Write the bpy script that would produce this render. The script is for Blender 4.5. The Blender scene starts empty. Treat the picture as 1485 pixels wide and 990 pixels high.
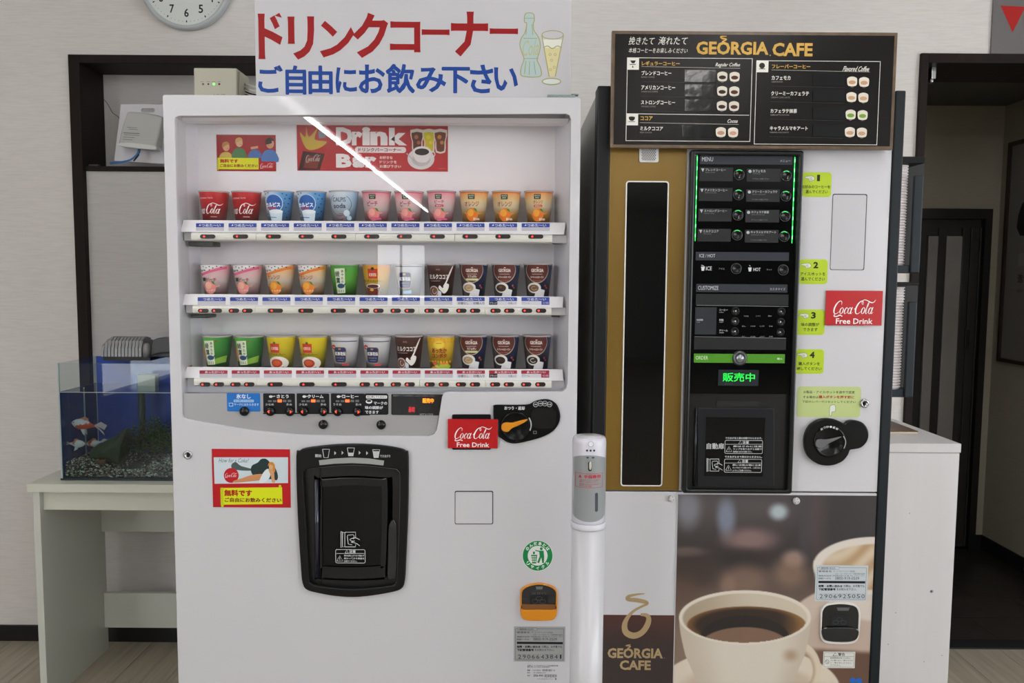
import bpy, bmesh, math, random
from math import radians, sin, cos, pi, sqrt, atan2, exp
from mathutils import Vector, Matrix
random.seed(7)
SC = bpy.context.scene
COL = SC.collection

# ------------------------------------------------------------------ camera
F_PX, PITCH, ROLL, CAM_H = 1155.0, radians(4.55), radians(0.40), 1.40
_w = Vector((0, cos(PITCH), -sin(PITCH)))
_u0 = Vector((1, 0, 0)).cross(_w)
CR = Vector((1, 0, 0)) * cos(ROLL) + _u0 * sin(ROLL)
CU = Vector((1, 0, 0)) * -sin(ROLL) + _u0 * cos(ROLL)
CP = Vector((0, 0, CAM_H))
cam_data = bpy.data.cameras.new('camera')
cam_data.sensor_width = 36.0
cam_data.lens = 36.0 * F_PX / 1485.0
cam_data.clip_start = 0.05
cam = bpy.data.objects.new('camera', cam_data)
_m = Matrix((CR, CU, -_w)).transposed().to_4x4()
_m.translation = CP
cam.matrix_world = _m
COL.objects.link(cam)
SC.camera = cam

# ------------------------------------------------------------------ view, world, daylight
SC.view_settings.view_transform = 'Standard'
SC.view_settings.look = 'None'
SC.view_settings.gamma = 1.0
SC.view_settings.use_curve_mapping = False
SC.view_settings.exposure = 0.52
SC.cycles.use_denoising = True
SC.cycles.max_bounces = 8
SC.cycles.diffuse_bounces = 4
SC.cycles.glossy_bounces = 4
SC.cycles.transparent_max_bounces = 16
SC.cycles.transmission_bounces = 6
SC.cycles.caustics_reflective = False
SC.cycles.caustics_refractive = False
SC.cycles.sample_clamp_indirect = 6.0
world = bpy.data.worlds.new('overcast_sky')
SC.world = world
world.use_nodes = True
_bg = world.node_tree.nodes['Background']
_bg.inputs[0].default_value = (0.95, 0.97, 1.0, 1)
_bg.inputs[1].default_value = 4.2
ROOM = dict(x0=-3.2, x1=4.6, y0=-10.2, y1=2.96, h=2.55)


def portal(loc, rot, sx, sy):
    l = bpy.data.lights.new('window_daylight', 'AREA')
    l.shape = 'RECTANGLE'; l.size = sx; l.size_y = sy
    l.cycles.is_portal = True
    o = bpy.data.objects.new('window_daylight', l)
    o.location = loc; o.rotation_euler = rot
    COL.objects.link(o)


portal((-1.95, -10.19, 1.5), (radians(90), 0, 0), 1.0, 1.1)            # storefront windows behind the camera
portal((4.59, -2.6, 1.35), (radians(90), 0, radians(90)), 8.0, 1.8)    # unseen side windows on the right, enlarged as frontal fill
portal((-3.19, -2.0, 1.35), (radians(90), 0, radians(-90)), 1.8, 1.8)    # unseen window added on the left as fill

# ------------------------------------------------------------------ materials
_MC = {}


def lin(c):
    return tuple((v / 12.92 if v <= 0.04045 else ((v + 0.055) / 1.055) ** 2.4) for v in c)


def rgb(h):
    if isinstance(h, str):
        h = h.lstrip('#')
        return lin(tuple(int(h[i:i + 2], 16) / 255 for i in (0, 2, 4)))
    return lin(tuple(v / 255 for v in h))


def mat(c, rough=0.5, metal=0.0, em=0.0, bump=0.0, bscale=200.0, vary=0.0, vscale=6.0, coat=0.0, spec=0.5, stretch=(1, 1, 1)):
    """A procedural painted / printed / metal surface: noise drives colour variation and fine relief."""
    key = (str(c), rough, metal, em, bump, bscale, vary, vscale, coat, spec, stretch)
    if key in _MC:
        return _MC[key]
    m = bpy.data.materials.new('surface_%03d' % len(_MC))
    m.use_nodes = True
    nt = m.node_tree
    p = nt.nodes['Principled BSDF']
    col = rgb(c)
    p.inputs['Base Color'].default_value = (*col, 1)
    p.inputs['Roughness'].default_value = rough
    p.inputs['Metallic'].default_value = metal
    p.inputs['Specular IOR Level'].default_value = spec
    p.inputs['Coat Weight'].default_value = coat
    p.inputs['Coat Roughness'].default_value = 0.05
    if em:
        p.inputs['Emission Color'].default_value = (*col, 1)
        p.inputs['Emission Strength'].default_value = em
    if bump or vary:
        tc = nt.nodes.new('ShaderNodeTexCoord')
        mp = nt.nodes.new('ShaderNodeMapping')
        mp.inputs['Scale'].default_value = stretch
        nt.links.new(tc.outputs['Object'], mp.inputs['Vector'])
    if bump:
        n = nt.nodes.new('ShaderNodeTexNoise')
        n.inputs['Scale'].default_value = bscale
        n.inputs['Detail'].default_value = 3
        b = nt.nodes.new('ShaderNodeBump')
        b.inputs['Strength'].default_value = bump
        b.inputs['Distance'].default_value = 0.002
        nt.links.new(mp.outputs[0], n.inputs['Vector'])
        nt.links.new(n.outputs[0], b.inputs['Height'])
        nt.links.new(b.outputs[0], p.inputs['Normal'])
    if vary:
        n2 = nt.nodes.new('ShaderNodeTexNoise')
        n2.inputs['Scale'].default_value = vscale
        n2.inputs['Detail'].default_value = 4
        cr = nt.nodes.new('ShaderNodeValToRGB')
        cr.color_ramp.elements[0].position = 0.3
        cr.color_ramp.elements[1].position = 0.7
        cr.color_ramp.elements[0].color = (*[v * (1 - vary) for v in col], 1)
        cr.color_ramp.elements[1].color = (*[min(1, v * (1 + vary)) for v in col], 1)
        nt.links.new(mp.outputs[0], n2.inputs['Vector'])
        nt.links.new(n2.outputs[0], cr.inputs[0])
        nt.links.new(cr.outputs[0], p.inputs['Base Color'])
    _MC[key] = m
    return m


def ink(c):
    return mat(c, 0.55, spec=0.3) if isinstance(c, (str, tuple)) else c


def glow(c, s):
    return mat(c, 0.4, em=s)


def glass(tint=(1, 1, 1), ior=1.5, rough=0.0, name='clear_glass'):
    key = ('glass', tint, ior, rough)
    if key in _MC:
        return _MC[key]
    m = bpy.data.materials.new(name)
    m.use_nodes = True
    nt = m.node_tree
    nt.nodes.clear()
    out = nt.nodes.new('ShaderNodeOutputMaterial')
    mix = nt.nodes.new('ShaderNodeMixShader')
    tr = nt.nodes.new('ShaderNodeBsdfTransparent')
    tr.inputs[0].default_value = (*tint, 1)
    gl = nt.nodes.new('ShaderNodeBsdfGlossy')
    gl.inputs['Roughness'].default_value = rough
    fr = nt.nodes.new('ShaderNodeLayerWeight')       # Schlick reflectance, the same from both sides of the pane
    f0 = ((ior - 1) / (ior + 1)) ** 2
    pw = nt.nodes.new('ShaderNodeMath'); pw.operation = 'POWER'; pw.inputs[1].default_value = 5.0
    ma = nt.nodes.new('ShaderNodeMath'); ma.operation = 'MULTIPLY_ADD'; ma.inputs[1].default_value = 1 - f0; ma.inputs[2].default_value = f0
    nt.links.new(fr.outputs['Facing'], pw.inputs[0]); nt.links.new(pw.outputs[0], ma.inputs[0])
    nt.links.new(ma.outputs[0], mix.inputs[0])
    nt.links.new(tr.outputs[0], mix.inputs[1])
    nt.links.new(gl.outputs[0], mix.inputs[2])
    nt.links.new(mix.outputs[0], out.inputs[0])
    _MC[key] = m
    return m


def ramp_mat(stops, axis='Z', rough=0.4):
    """Colour bands along an axis of the thing itself (printed gradients)."""
    key = ('ramp', str(stops), axis, rough)
    if key in _MC:
        return _MC[key]
    m = bpy.data.materials.new('printed_gradient')
    m.use_nodes = True
    nt = m.node_tree
    p = nt.nodes['Principled BSDF']
    p.inputs['Roughness'].default_value = rough
    tc = nt.nodes.new('ShaderNodeTexCoord')
    sp = nt.nodes.new('ShaderNodeSeparateXYZ')
    cr = nt.nodes.new('ShaderNodeValToRGB')
    e = cr.color_ramp.elements
    while len(e) < len(stops):
        e.new(0.5)
    for i, (t, c) in enumerate(stops):
        e[i].position = t
        e[i].color = (*rgb(c), 1)
    nt.links.new(tc.outputs['Generated'], sp.inputs[0])
    nt.links.new(sp.outputs['XYZ'.index(axis)], cr.inputs[0])
    nt.links.new(cr.outputs[0], p.inputs['Base Color'])
    _MC[key] = m
    return m


def attr_mat(rough=0.35, coat=0.3):
    key = ('attr', rough, coat)
    if key in _MC:
        return _MC[key]
    m = bpy.data.materials.new('printed_picture')
    m.use_nodes = True
    nt = m.node_tree
    p = nt.nodes['Principled BSDF']
    p.inputs['Roughness'].default_value = rough
    p.inputs['Coat Weight'].default_value = coat
    a = nt.nodes.new('ShaderNodeVertexColor')
    a.layer_name = 'picture'
    nt.links.new(a.outputs[0], p.inputs['Base Color'])
    _MC[key] = m
    return m


def wallpaper(c, name='wallpaper'):
    """Pale vinyl wallpaper with fine horizontal woven streaks."""
    m = bpy.data.materials.new(name)
    m.use_nodes = True
    nt = m.node_tree
    p = nt.nodes['Principled BSDF']
    p.inputs['Roughness'].default_value = 0.75
    tc = nt.nodes.new('ShaderNodeTexCoord')
    mp = nt.nodes.new('ShaderNodeMapping')
    mp.inputs['Scale'].default_value = (16, 16, 230)
    n = nt.nodes.new('ShaderNodeTexNoise')
    n.inputs['Scale'].default_value = 1.0
    n.inputs['Detail'].default_value = 5
    cr = nt.nodes.new('ShaderNodeValToRGB')
    col = rgb(c)
    cr.color_ramp.elements[0].position = 0.28
    cr.color_ramp.elements[1].position = 0.62
    cr.color_ramp.elements[0].color = (*[v * 0.93 for v in col], 1)
    cr.color_ramp.elements[1].color = (*[min(1, v * 1.02) for v in col], 1)
    b = nt.nodes.new('ShaderNodeBump')
    b.inputs['Strength'].default_value = 0.2
    b.inputs['Distance'].default_value = 0.002
    L = nt.links.new
    L(tc.outputs['Object'], mp.inputs[0]); L(mp.outputs[0], n.inputs[0]); L(n.outputs[0], cr.inputs[0])
    L(cr.outputs[0], p.inputs['Base Color']); L(n.outputs[0], b.inputs['Height']); L(b.outputs[0], p.inputs['Normal'])
    return m


def wood(c, name, axis=1, freq=40, vary=0.10, rough=0.45, spec=0.5):
    m = bpy.data.materials.new(name)
    m.use_nodes = True
    nt = m.node_tree
    p = nt.nodes['Principled BSDF']
    p.inputs['Roughness'].default_value = rough
    p.inputs['Specular IOR Level'].default_value = spec
    tc = nt.nodes.new('ShaderNodeTexCoord')
    mp = nt.nodes.new('ShaderNodeMapping')
    s = [freq, freq, freq]
    s[axis] = freq * 0.05
    mp.inputs['Scale'].default_value = s
    oi = nt.nodes.new('ShaderNodeObjectInfo')
    n = nt.nodes.new('ShaderNodeTexNoise')
    n.noise_dimensions = '4D'
    n.inputs['Detail'].default_value = 4
    n.inputs['Scale'].default_value = 1
    mul = nt.nodes.new('ShaderNodeMath'); mul.operation = 'MULTIPLY'; mul.inputs[1].default_value = 37.0
    cr = nt.nodes.new('ShaderNodeValToRGB')
    col = rgb(c)
    cr.color_ramp.elements[0].position = 0.3
    cr.color_ramp.elements[1].position = 0.7
    cr.color_ramp.elements[0].color = (*[v * (1 - vary) for v in col], 1)
    cr.color_ramp.elements[1].color = (*[min(1, v * (1 + vary)) for v in col], 1)
    L = nt.links.new
    L(tc.outputs['Object'], mp.inputs[0]); L(mp.outputs[0], n.inputs['Vector']); L(oi.outputs['Random'], mul.inputs[0])
    L(mul.outputs[0], n.inputs['W']); L(n.outputs[0], cr.inputs[0])
    L(cr.outputs[0], p.inputs['Base Color'])
    return m


# ------------------------------------------------------------------ frames: photo pixel -> point on a real plane
class Frame:
    def __init__(s, M):
        s.M = M.copy(); s.I = M.inverted()

    def p(s, px, py, d=0.0):
        w = _w * F_PX + CR * (px - 742.5) + CU * (495 - py)
        o = s.I @ CP; r = s.I.to_3x3() @ w
        t = (d - o.y) / r.y
        return o + r * t

    def px(s, v):
        q = s.M @ Vector(v) - CP
        k = F_PX / q.dot(_w)
        return 742.5 + q.dot(CR) * k, 495 - q.dot(CU) * k

    def box(s, x0, y0, x1, y1, d=0.0):
        """pixel box -> axis-aligned local (xa, xb, za, zb)"""
        cx, cy = (x0 + x1) / 2, (y0 + y1) / 2
        return s.p(x0, cy, d).x, s.p(x1, cy, d).x, s.p(cx, y1, d).z, s.p(cx, y0, d).z

    def at(s, x, y, z):
        return Frame(s.M @ Matrix.Translation((x, y, z)))


W = Frame(Matrix.Identity(4))


def meta(o, label=None, cat=None, group=None, kind=None):
    for k, v in (('label', label), ('category', cat), ('group', group), ('kind', kind)):
        if v:
            o[k] = v
    return o


def thing(name, label, cat, F, loc, group=None):
    G = F.at(*loc)
    o = bpy.data.objects.new(name, None)
    o.empty_display_size = 0.05
    COL.objects.link(o)
    o.matrix_world = G.M
    meta(o, label, cat, group)
    return o, G


# ------------------------------------------------------------------ meshes
def rr(x0, y0, x1, y1, r, n=4):
    r = min(r, abs(x1 - x0) / 2, abs(y1 - y0) / 2)
    if r <= 0:
        return [(x0, y0), (x1, y0), (x1, y1), (x0, y1)]
    out = []
    for cx, cy, a in ((x1 - r, y0 + r, -90), (x1 - r, y1 - r, 0), (x0 + r, y1 - r, 90), (x0 + r, y0 + r, 180)):
        for i in range(n + 1):
            t = radians(a + 90 * i / n)
            out.append((cx + r * cos(t), cy + r * sin(t)))
    return out


def cm(pts, k=4, closed=True):
    """Catmull-Rom smoothing of an outline."""
    n = len(pts); out = []
    for i in range(n if closed else n - 1):
        g = (lambda j: pts[j % n]) if closed else (lambda j: pts[max(0, min(n - 1, j))])
        a, b, c, d = g(i - 1), g(i), g(i + 1), g(i + 2)
        for q in range(k):
            t = q / k
            out.append(tuple(0.5 * (2 * b[e] + (c[e] - a[e]) * t + (2 * a[e] - 5 * b[e] + 4 * c[e] - d[e]) * t * t
                                    + (3 * b[e] - a[e] - 3 * c[e] + d[e]) * t ** 3) for e in range(len(b))))
    if not closed:
        out.append(tuple(pts[-1]))
    return out


def circle(cx, cy, r, n=24, ry=None):
    ry = r if ry is None else ry
    return [(cx + r * cos(2 * pi * i / n), cy + ry * sin(2 * pi * i / n)) for i in range(n)]


def _curve_mesh(cu):
    o = bpy.data.objects.new('tmp', cu)
    COL.objects.link(o)
    bpy.context.view_layer.update()
    me = bpy.data.meshes.new_from_object(o.evaluated_get(bpy.context.evaluated_depsgraph_get()))
    v = [tuple(x.co) for x in me.vertices]
    f = [tuple(p.vertices) for p in me.polygons]
    bpy.data.objects.remove(o); bpy.data.curves.remove(cu); bpy.data.meshes.remove(me)
    return v, f


class MB:
    def __init__(s, m=None):
        s.v, s.f, s.mi, s.sm, s.mats = [], [], [], [], []
        s.cur = 0
        if m is not None:
            s.use(m)

    def use(s, m):
        m = ink(m)
        if m not in s.mats:
            s.mats.append(m)
        s.cur = s.mats.index(m)
        return s

    def add(s, vs, fs, smooth=False):
        b = len(s.v)
        s.v += [tuple(v) for v in vs]
        for f in fs:
            s.f.append(tuple(b + i for i in f)); s.mi.append(s.cur); s.sm.append(smooth)
        return s

    def box(s, x0, x1, y0, y1, z0, z1):
        v = [(x, y, z) for z in (z0, z1) for y in (y0, y1) for x in (x0, x1)]
        return s.add(v, [(0, 2, 3, 1), (4, 5, 7, 6), (0, 1, 5, 4), (2, 6, 7, 3), (0, 4, 6, 2), (1, 3, 7, 5)])

    def lathe(s, prof, c=(0, 0, 0), n=24, M=None, smooth=True, cap=True):
        """prof = [(r, z)] revolved round z, moved by c, optionally turned by M"""
        vs = []
        for r, z in prof:
            for i in range(n):
                a = 2 * pi * i / n
                v = Vector((r * cos(a), r * sin(a), z))
                vs.append((M @ v if M else v) + Vector(c))
        fs = [(k * n + i, k * n + (i + 1) % n, (k + 1) * n + (i + 1) % n, (k + 1) * n + i)
              for k in range(len(prof) - 1) for i in range(n)]
        s.add(vs, fs, smooth)
        if cap:
            b = len(s.v) - len(vs)
            for k, flip in ((0, True), (len(prof) - 1, False)):
                if prof[k][0] > 1e-6:
                    f = [b + k * n + i for i in range(n)]
                    s.f.append(tuple(f[::-1] if flip else f)); s.mi.append(s.cur); s.sm.append(False)
        return s

    def knob(s, x, z, y0, prof, n=20):
        """turned shape whose axis points at the viewer: prof = [(r, height out of the face)]"""
        M = Matrix(((1, 0, 0), (0, 0, -1), (0, 1, 0)))
        return s.lathe(prof, (x, y0, z), n, M)

    def tube(s, pts, r, n=8):
        pts = [Vector(p) for p in pts]
        vs = []
        for i, p in enumerate(pts):
            t = (pts[min(i + 1, len(pts) - 1)] - pts[max(i - 1, 0)]).normalized()
            a = t.cross(Vector((0, 0, 1)) if abs(t.z) < 0.9 else Vector((1, 0, 0))).normalized()
            b = t.cross(a)
            q = r[i] if isinstance(r, (list, tuple)) else r
            vs += [p + (a * cos(2 * pi * j / n) + b * sin(2 * pi * j / n)) * q for j in range(n)]
        fs = [(i * n + j, i * n + (j + 1) % n, (i + 1) * n + (j + 1) % n, (i + 1) * n + j) for i in range(len(pts) - 1) for j in range(n)]
        fs += [tuple(range(n))[::-1], tuple((len(pts) - 1) * n + j for j in range(n))]
        return s.add(vs, fs, True)

    def plate(s, loops, y0, y1, bevel=0.0):
        """loops of local (x, z): first the outline, then holes; solid from depth y0 to y1"""
        cu = bpy.data.curves.new('tmp', 'CURVE')
        cu.dimensions = '2D'; cu.fill_mode = 'BOTH'
        cu.extrude = max((y1 - y0) / 2 - bevel, 0.0)
        cu.bevel_depth = bevel; cu.bevel_resolution = 1
        if bevel:
            cu.offset = -bevel
        for lp in loops:
            sp = cu.splines.new('POLY')
            sp.points.add(len(lp) - 1)
            for i, q in enumerate(lp):
                sp.points[i].co = (q[0], q[1], 0, 1)
            sp.use_cyclic_u = True
        v, f = _curve_mesh(cu)
        mid = (y0 + y1) / 2
        return s.add([(x, mid - z, y) for x, y, z in v], f)

    def ppx(s, F, loops, y0, y1, bevel=0.0, d=None):
        d = y0 if d is None else d
        return s.plate([[(lambda q: (q.x, q.z))(F.p(a, b, d)) for a, b in lp] for lp in loops], y0, y1, bevel)

    def bpx(s, F, x0, y0, x1, y1, d0, d1):
        a, b, c, e = F.box(x0, y0, x1, y1, d0)
        return s.box(a, b, d0, d1, c, e)

    def build(s, name, parent=None, F=None, bevel=0.0, seg=2, label=None, cat=None, group=None, kind=None):
        me = bpy.data.meshes.new(name)
        F = F or W
        vs = s.v
        off = Vector((0, 0, 0))
        if parent is None:
            lo = [min(v[i] for v in vs) for i in range(3)]; hi = [max(v[i] for v in vs) for i in range(3)]
            off = Vector(((lo[0] + hi[0]) / 2, (lo[1] + hi[1]) / 2, lo[2]))
            vs = [tuple(Vector(v) - off) for v in vs]
        me.from_pydata(vs, [], s.f)
        for m in s.mats:
            me.materials.append(m)
        me.polygons.foreach_set('material_index', s.mi)
        me.polygons.foreach_set('use_smooth', s.sm)
        me.update()
        o = bpy.data.objects.new(name, me)
        COL.objects.link(o)
        if parent is None:
            o.matrix_world = F.M @ Matrix.Translation(off)
        else:
            o.parent = parent
        if bevel:
            b = o.modifiers.new('bevel', 'BEVEL')
            b.width = bevel; b.segments = seg; b.limit_method = 'ANGLE'; b.angle_limit = radians(40)
        return meta(o, label, cat, group, kind)


# ------------------------------------------------------------------ flat print
_TC = {}


def glyphs(t, bold):
    k = (t, bold)
    if k not in _TC:
        cu = bpy.data.curves.new('tmp', 'FONT')
        cu.body = t; cu.resolution_u = 2
        kanji = any('\u4e00' <= c_ <= '\u9fff' for c_ in t)
        if bold and not kanji:
            cu.offset = bold
        v0, f = _curve_mesh(cu)
        sets = [v0]
        if bold and kanji:                                   # heavier weight: the same glyph laid down several times, slightly shifted
            sets += [[(q[0] + bold * cx, q[1] + bold * cy, 0) for q in v0] for cx, cy in (((-1, -1), (1, -1), (1, 1), (-1, 1)) if len(t) > 1 else ((-.8, -.8), (.8, -.8), (.8, .8), (-.8, .8), (1, 0), (-1, 0), (0, 1), (0, -1)))]
        v = [q for st in sets for q in st]
        x0 = min(a[0] for a in v); x1 = max(a[0] for a in v); y0 = min(a[1] for a in v); y1 = max(a[1] for a in v)
        _TC[k] = ([[((a[0] - x0) / max(x1 - x0, 1e-6), 1 - (a[1] - y0) / max(y1 - y0, 1e-6)) for a in st] for st in sets], f)
    return _TC[k]


class Art:
    """2-D drawing (y down) in any units; every call lies one thin layer above the last."""

    def __init__(s):
        s.polys = []; s.L = 0; s.T = (0, 0, 1); s.inc = 1.0

    def z(s, ox=0, oy=0, k=1.0):
        s.T = (ox, oy, k); return s

    def add(s, vs, fs, col, anchor=None, up=True):
        if up:
            s.L += s.inc
        ox, oy, k = s.T
        vs = [(ox + x / k, oy + y / k) for x, y in vs]
        if anchor:
            anchor = (ox + anchor[0] / k, oy + anchor[1] / k, ox + anchor[2] / k, oy + anchor[3] / k)
        s.polys.append((vs, fs, ink(col), anchor, s.L))
        return s

    def poly(s, pts, col, up=True):
        return s.add(pts, [tuple(range(len(pts)))], col, None, up)

    def rect(s, x0, y0, x1, y1, col, r=0):
        p = rr(x0, y0, x1, y1, r)
        return s.add(p, [tuple(range(len(p)))], col, (x0, y0, x1, y1))

    def disc(s, cx, cy, r, col, ry=None, n=24):
        p = circle(cx, cy, r, n, ry)
        return s.add(p, [tuple(range(n))], col)

    def ring(s, cx, cy, r, w, col, ry=None, n=28, a0=0, a1=360):
        ry = r if ry is None else ry
        vs, fs = [], []
        for i in range(n + 1):
            a = radians(a0 + (a1 - a0) * i / n)
            vs += [(cx + r * cos(a), cy + ry * sin(a)), (cx + (r - w) * cos(a), cy + (ry - w) * sin(a))]
        fs = [(2 * i, 2 * i + 2, 2 * i + 3, 2 * i + 1) for i in range(n)]
        return s.add(vs, fs, col)

    def frame(s, x0, y0, x1, y1, w, col, r=0):
        a = rr(x0, y0, x1, y1, r); b = rr(x0 + w, y0 + w, x1 - w, y1 - w, max(r - w, 0.01 if r else 0))
        n = len(a)
        return s.add(a + b, [(i, (i + 1) % n, n + (i + 1) % n, n + i) for i in range(n)], col, (x0, y0, x1, y1))

    def line(s, pts, w, col, smooth=0, closed=False):
        """pts may carry a third value: a width factor"""
        pts = [tuple(p) + ((1.0,) if len(p) == 2 else ()) for p in pts]
        if smooth:
            pts = cm(pts, smooth, closed)
        if closed:
            pts = pts + [pts[0]]
        vs = []
        n = len(pts)
        for i, p in enumerate(pts):
            a = pts[max(i - 1, 0)]; b = pts[min(i + 1, n - 1)]
            if closed and i in (0, n - 1):
                a, b = pts[-2], pts[1]
            dx, dy = b[0] - a[0], b[1] - a[1]
            l = sqrt(dx * dx + dy * dy) or 1
            h = w * p[2] / 2
            vs += [(p[0] - dy / l * h, p[1] + dx / l * h), (p[0] + dy / l * h, p[1] - dx / l * h)]
        return s.add(vs, [(2 * i, 2 * i + 2, 2 * i + 3, 2 * i + 1) for i in range(n - 1)], col)

    def text(s, t, x0, y0, x1, y1, col, b=0.0, sh=0.0, rot=0.0):
        g, f = glyphs(t, b)
        cx, cy = (x0 + x1) / 2, (y0 + y1) / 2
        w, h = x1 - x0, y1 - y0
        L0 = s.L
        s.L += 1
        for st in g:
            vs = [(x0 + u * w + (0.5 - v) * sh * h, y0 + v * h) for u, v in st]
            if rot:
                c, q = cos(radians(rot)), sin(radians(rot))
                vs = [(cx + (x - cx) * c - (y - cy) * q, cy + (x - cx) * q + (y - cy) * c) for x, y in vs]
            s.add(vs, f, col, (x0, y0, x1, y1), up=False)
            s.L += 0.9 / len(g)
        s.L = L0            # separate words may share a level
        return s

    def para(s, lines, x0, y0, x1, lh, gap, col, b=0.0):
        """lines = [(text, left fraction, right fraction)]"""
        for i, (t, a, e) in enumerate(lines):
            s.text(t, x0 + (x1 - x0) * a, y0 + i * (lh + gap), x0 + (x1 - x0) * e, y0 + i * (lh + gap) + lh, col, b)
        return s

    def script(s, x0, y0, x1, y1, col, wk=1.0):
        """the flowing cola logotype, drawn with brush strokes"""
        C = [(.70, .70, .3), (.66, .92, .6), (.48, 1.0, .7), (.24, .80, 1.3), (.11, .42, 1.6), (.17, .10, 1.3), (.38, .0, .7), (.66, .20, .3)]
        o = lambda x: [(x, .50, .4), (x - .12, .38, 1.0), (x - .14, .16, 1.1), (x - .02, .0, .4), (x + .11, .12, 1.0), (x + .13, .36, .9), (x, .50, .4)]
        a = lambda x: [o(x), [(x + .19, .52, .9), (x + .13, .14, 1.1), (x + .18, .0, .5), (x + .31, .13, .3)]]
        st = [C, [(.30, .02, .4), (.24, -.16, 1.2), (.50, -.20, 1.2), (.78, -.10, 1.2), (1.02, -.20, .7), (.98, -.10, .3)],
              o(.84), [(1.32, .40, 1.2), (1.27, .50, .4), (1.15, .36, 1.1), (1.13, .12, 1.1), (1.22, .0, .5), (1.38, .14, .3)]] + a(1.58)
        st += [[(2.00, .36, 1.3), (2.10, .40, 1.3)]]
        st += [[(x + 2.02, y, q) for x, y, q in C],
               [(2.66, .70, .3), (2.55, .93, .7), (2.72, 1.08, .7), (3.05, 1.02, .9), (3.40, .88, 1.2), (3.66, .90, .8), (3.80, 1.08, .3)]]
        st += [o(2.86)] + [[(3.06, .20, .4), (3.20, .60, .6), (3.24, .86, .5), (3.17, .80, .7), (3.13, .40, 1.1), (3.14, .08, 1.0), (3.21, .0, .5), (3.32, .13, .3)]] + a(3.52)
        L0 = s.L; s.inc = 0.3
        for k in st:
            pts = [(x0 + (x + .30 * y) / 4.15 * (x1 - x0), y1 - (y + .22) / 1.34 * (y1 - y0), q) for x, y, q in k]
            s.line(pts, 0.058 * wk * (x1 - x0) / 3.0, col, smooth=4)
        s.inc = 1.0; s.L = L0
        return s

    def build(s, mp, name, parent=None, F=None, base=0, **kw):
        mb = MB()
        for vs, fs, m, an, L in s.polys:
            mb.use(m)
            mp(mb, vs, fs, an, L + base)
        return mb.build(name, parent, F, **kw)


STEP = 0.00002


def on_plane(F, d):
    """print lying on the plane at depth d of frame F, given in photo pixels"""
    def go(mb, vs, fs, an, L):
        y = d - L * STEP
        if an:
            cx, cy = (an[0] + an[2]) / 2, (an[1] + an[3]) / 2
            c = F.p(cx, cy, d)
            kx = (F.p(cx + 10, cy, d).x - F.p(cx - 10, cy, d).x) / 20
            kz = (F.p(cx, cy - 10, d).z - F.p(cx, cy + 10, d).z) / 20
            mb.add([(c.x + (x - cx) * kx, y, c.z - (v - cy) * kz) for x, v in vs], fs)
        else:
            mb.add([(lambda q: (q.x, y, q.z))(F.p(x, v, d)) for x, v in vs], fs)
    return go


def flat(x0, z1, k, y=0.0):
    """print in plain units: origin at local (x0, z1), k metres per unit, y down"""
    def go(mb, vs, fs, an, L):
        mb.add([(x0 + a * k, y - L * STEP, z1 - b * k) for a, b in vs], fs)
    return go


def picture(F, x0, y0, x1, y1, d, nx, ny, fn, name, parent, zmin=None, **kw):
    """a printed photograph: a fine grid whose colours are computed by fn(pixel x, pixel y)"""
    a, b, c, e = F.box(x0, y0, x1, y1, d)
    if zmin is not None:
        c = zmin
    me = bpy.data.meshes.new(name)
    vs = [(a + (b - a) * i / nx, d, e + (c - e) * j / ny) for j in range(ny + 1) for i in range(nx + 1)]
    fs = [(j * (nx + 1) + i, (j + 1) * (nx + 1) + i, (j + 1) * (nx + 1) + i + 1, j * (nx + 1) + i + 1) for j in range(ny) for i in range(nx)]
    me.from_pydata(vs, [], fs)
    at = me.color_attributes.new('picture', 'FLOAT_COLOR', 'POINT')
    buf = []
    for v in vs:
        buf += [*rgb(tuple(max(0, min(255, q)) for q in fn(*F.px(v)))), 1.0]
    at.data.foreach_set('color', buf)
    me.materials.append(attr_mat())
    o = bpy.data.objects.new(name, me)
    COL.objects.link(o)
    o.parent = parent
    return meta(o, **kw)


# common finishes
WHITE = mat('#cbcbd0', 0.32, bump=0.03, bscale=500, coat=0.25)
WHITE_FLAT = mat('#cdcdd1', 0.5, bump=0.02, bscale=300)
BLACK = mat('#0a0b0c', 0.3, bump=0.02, bscale=400, spec=0.2)
BLACK_SAT = mat('#141618', 0.55, bump=0.05, bscale=600)
GLOSS_BLACK = mat('#050607', 0.04, spec=0.35)
STEEL = mat('#b9bbbd', 0.22, 1.0, bump=0.02, bscale=300)

# ================================================================== THE SETTING
YW = ROOM['y1']
MT = W.p(540, 138.5, 1.87).z       # top of the cup machine
PAPER = wallpaper('#e6e2df')
DARKWOOD = wood('#1f1613', 'dark_stained_wood', 2, 30, 0.18, 0.6, 0.2)


def struct(name, mb, bevel=0.0, **kw):
    return mb.build(name, kind='structure', bevel=bevel, **kw)


def xz(px, py, d=None):
    q = W.p(px, py, YW if d is None else d)
    return q.x, q.z


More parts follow.
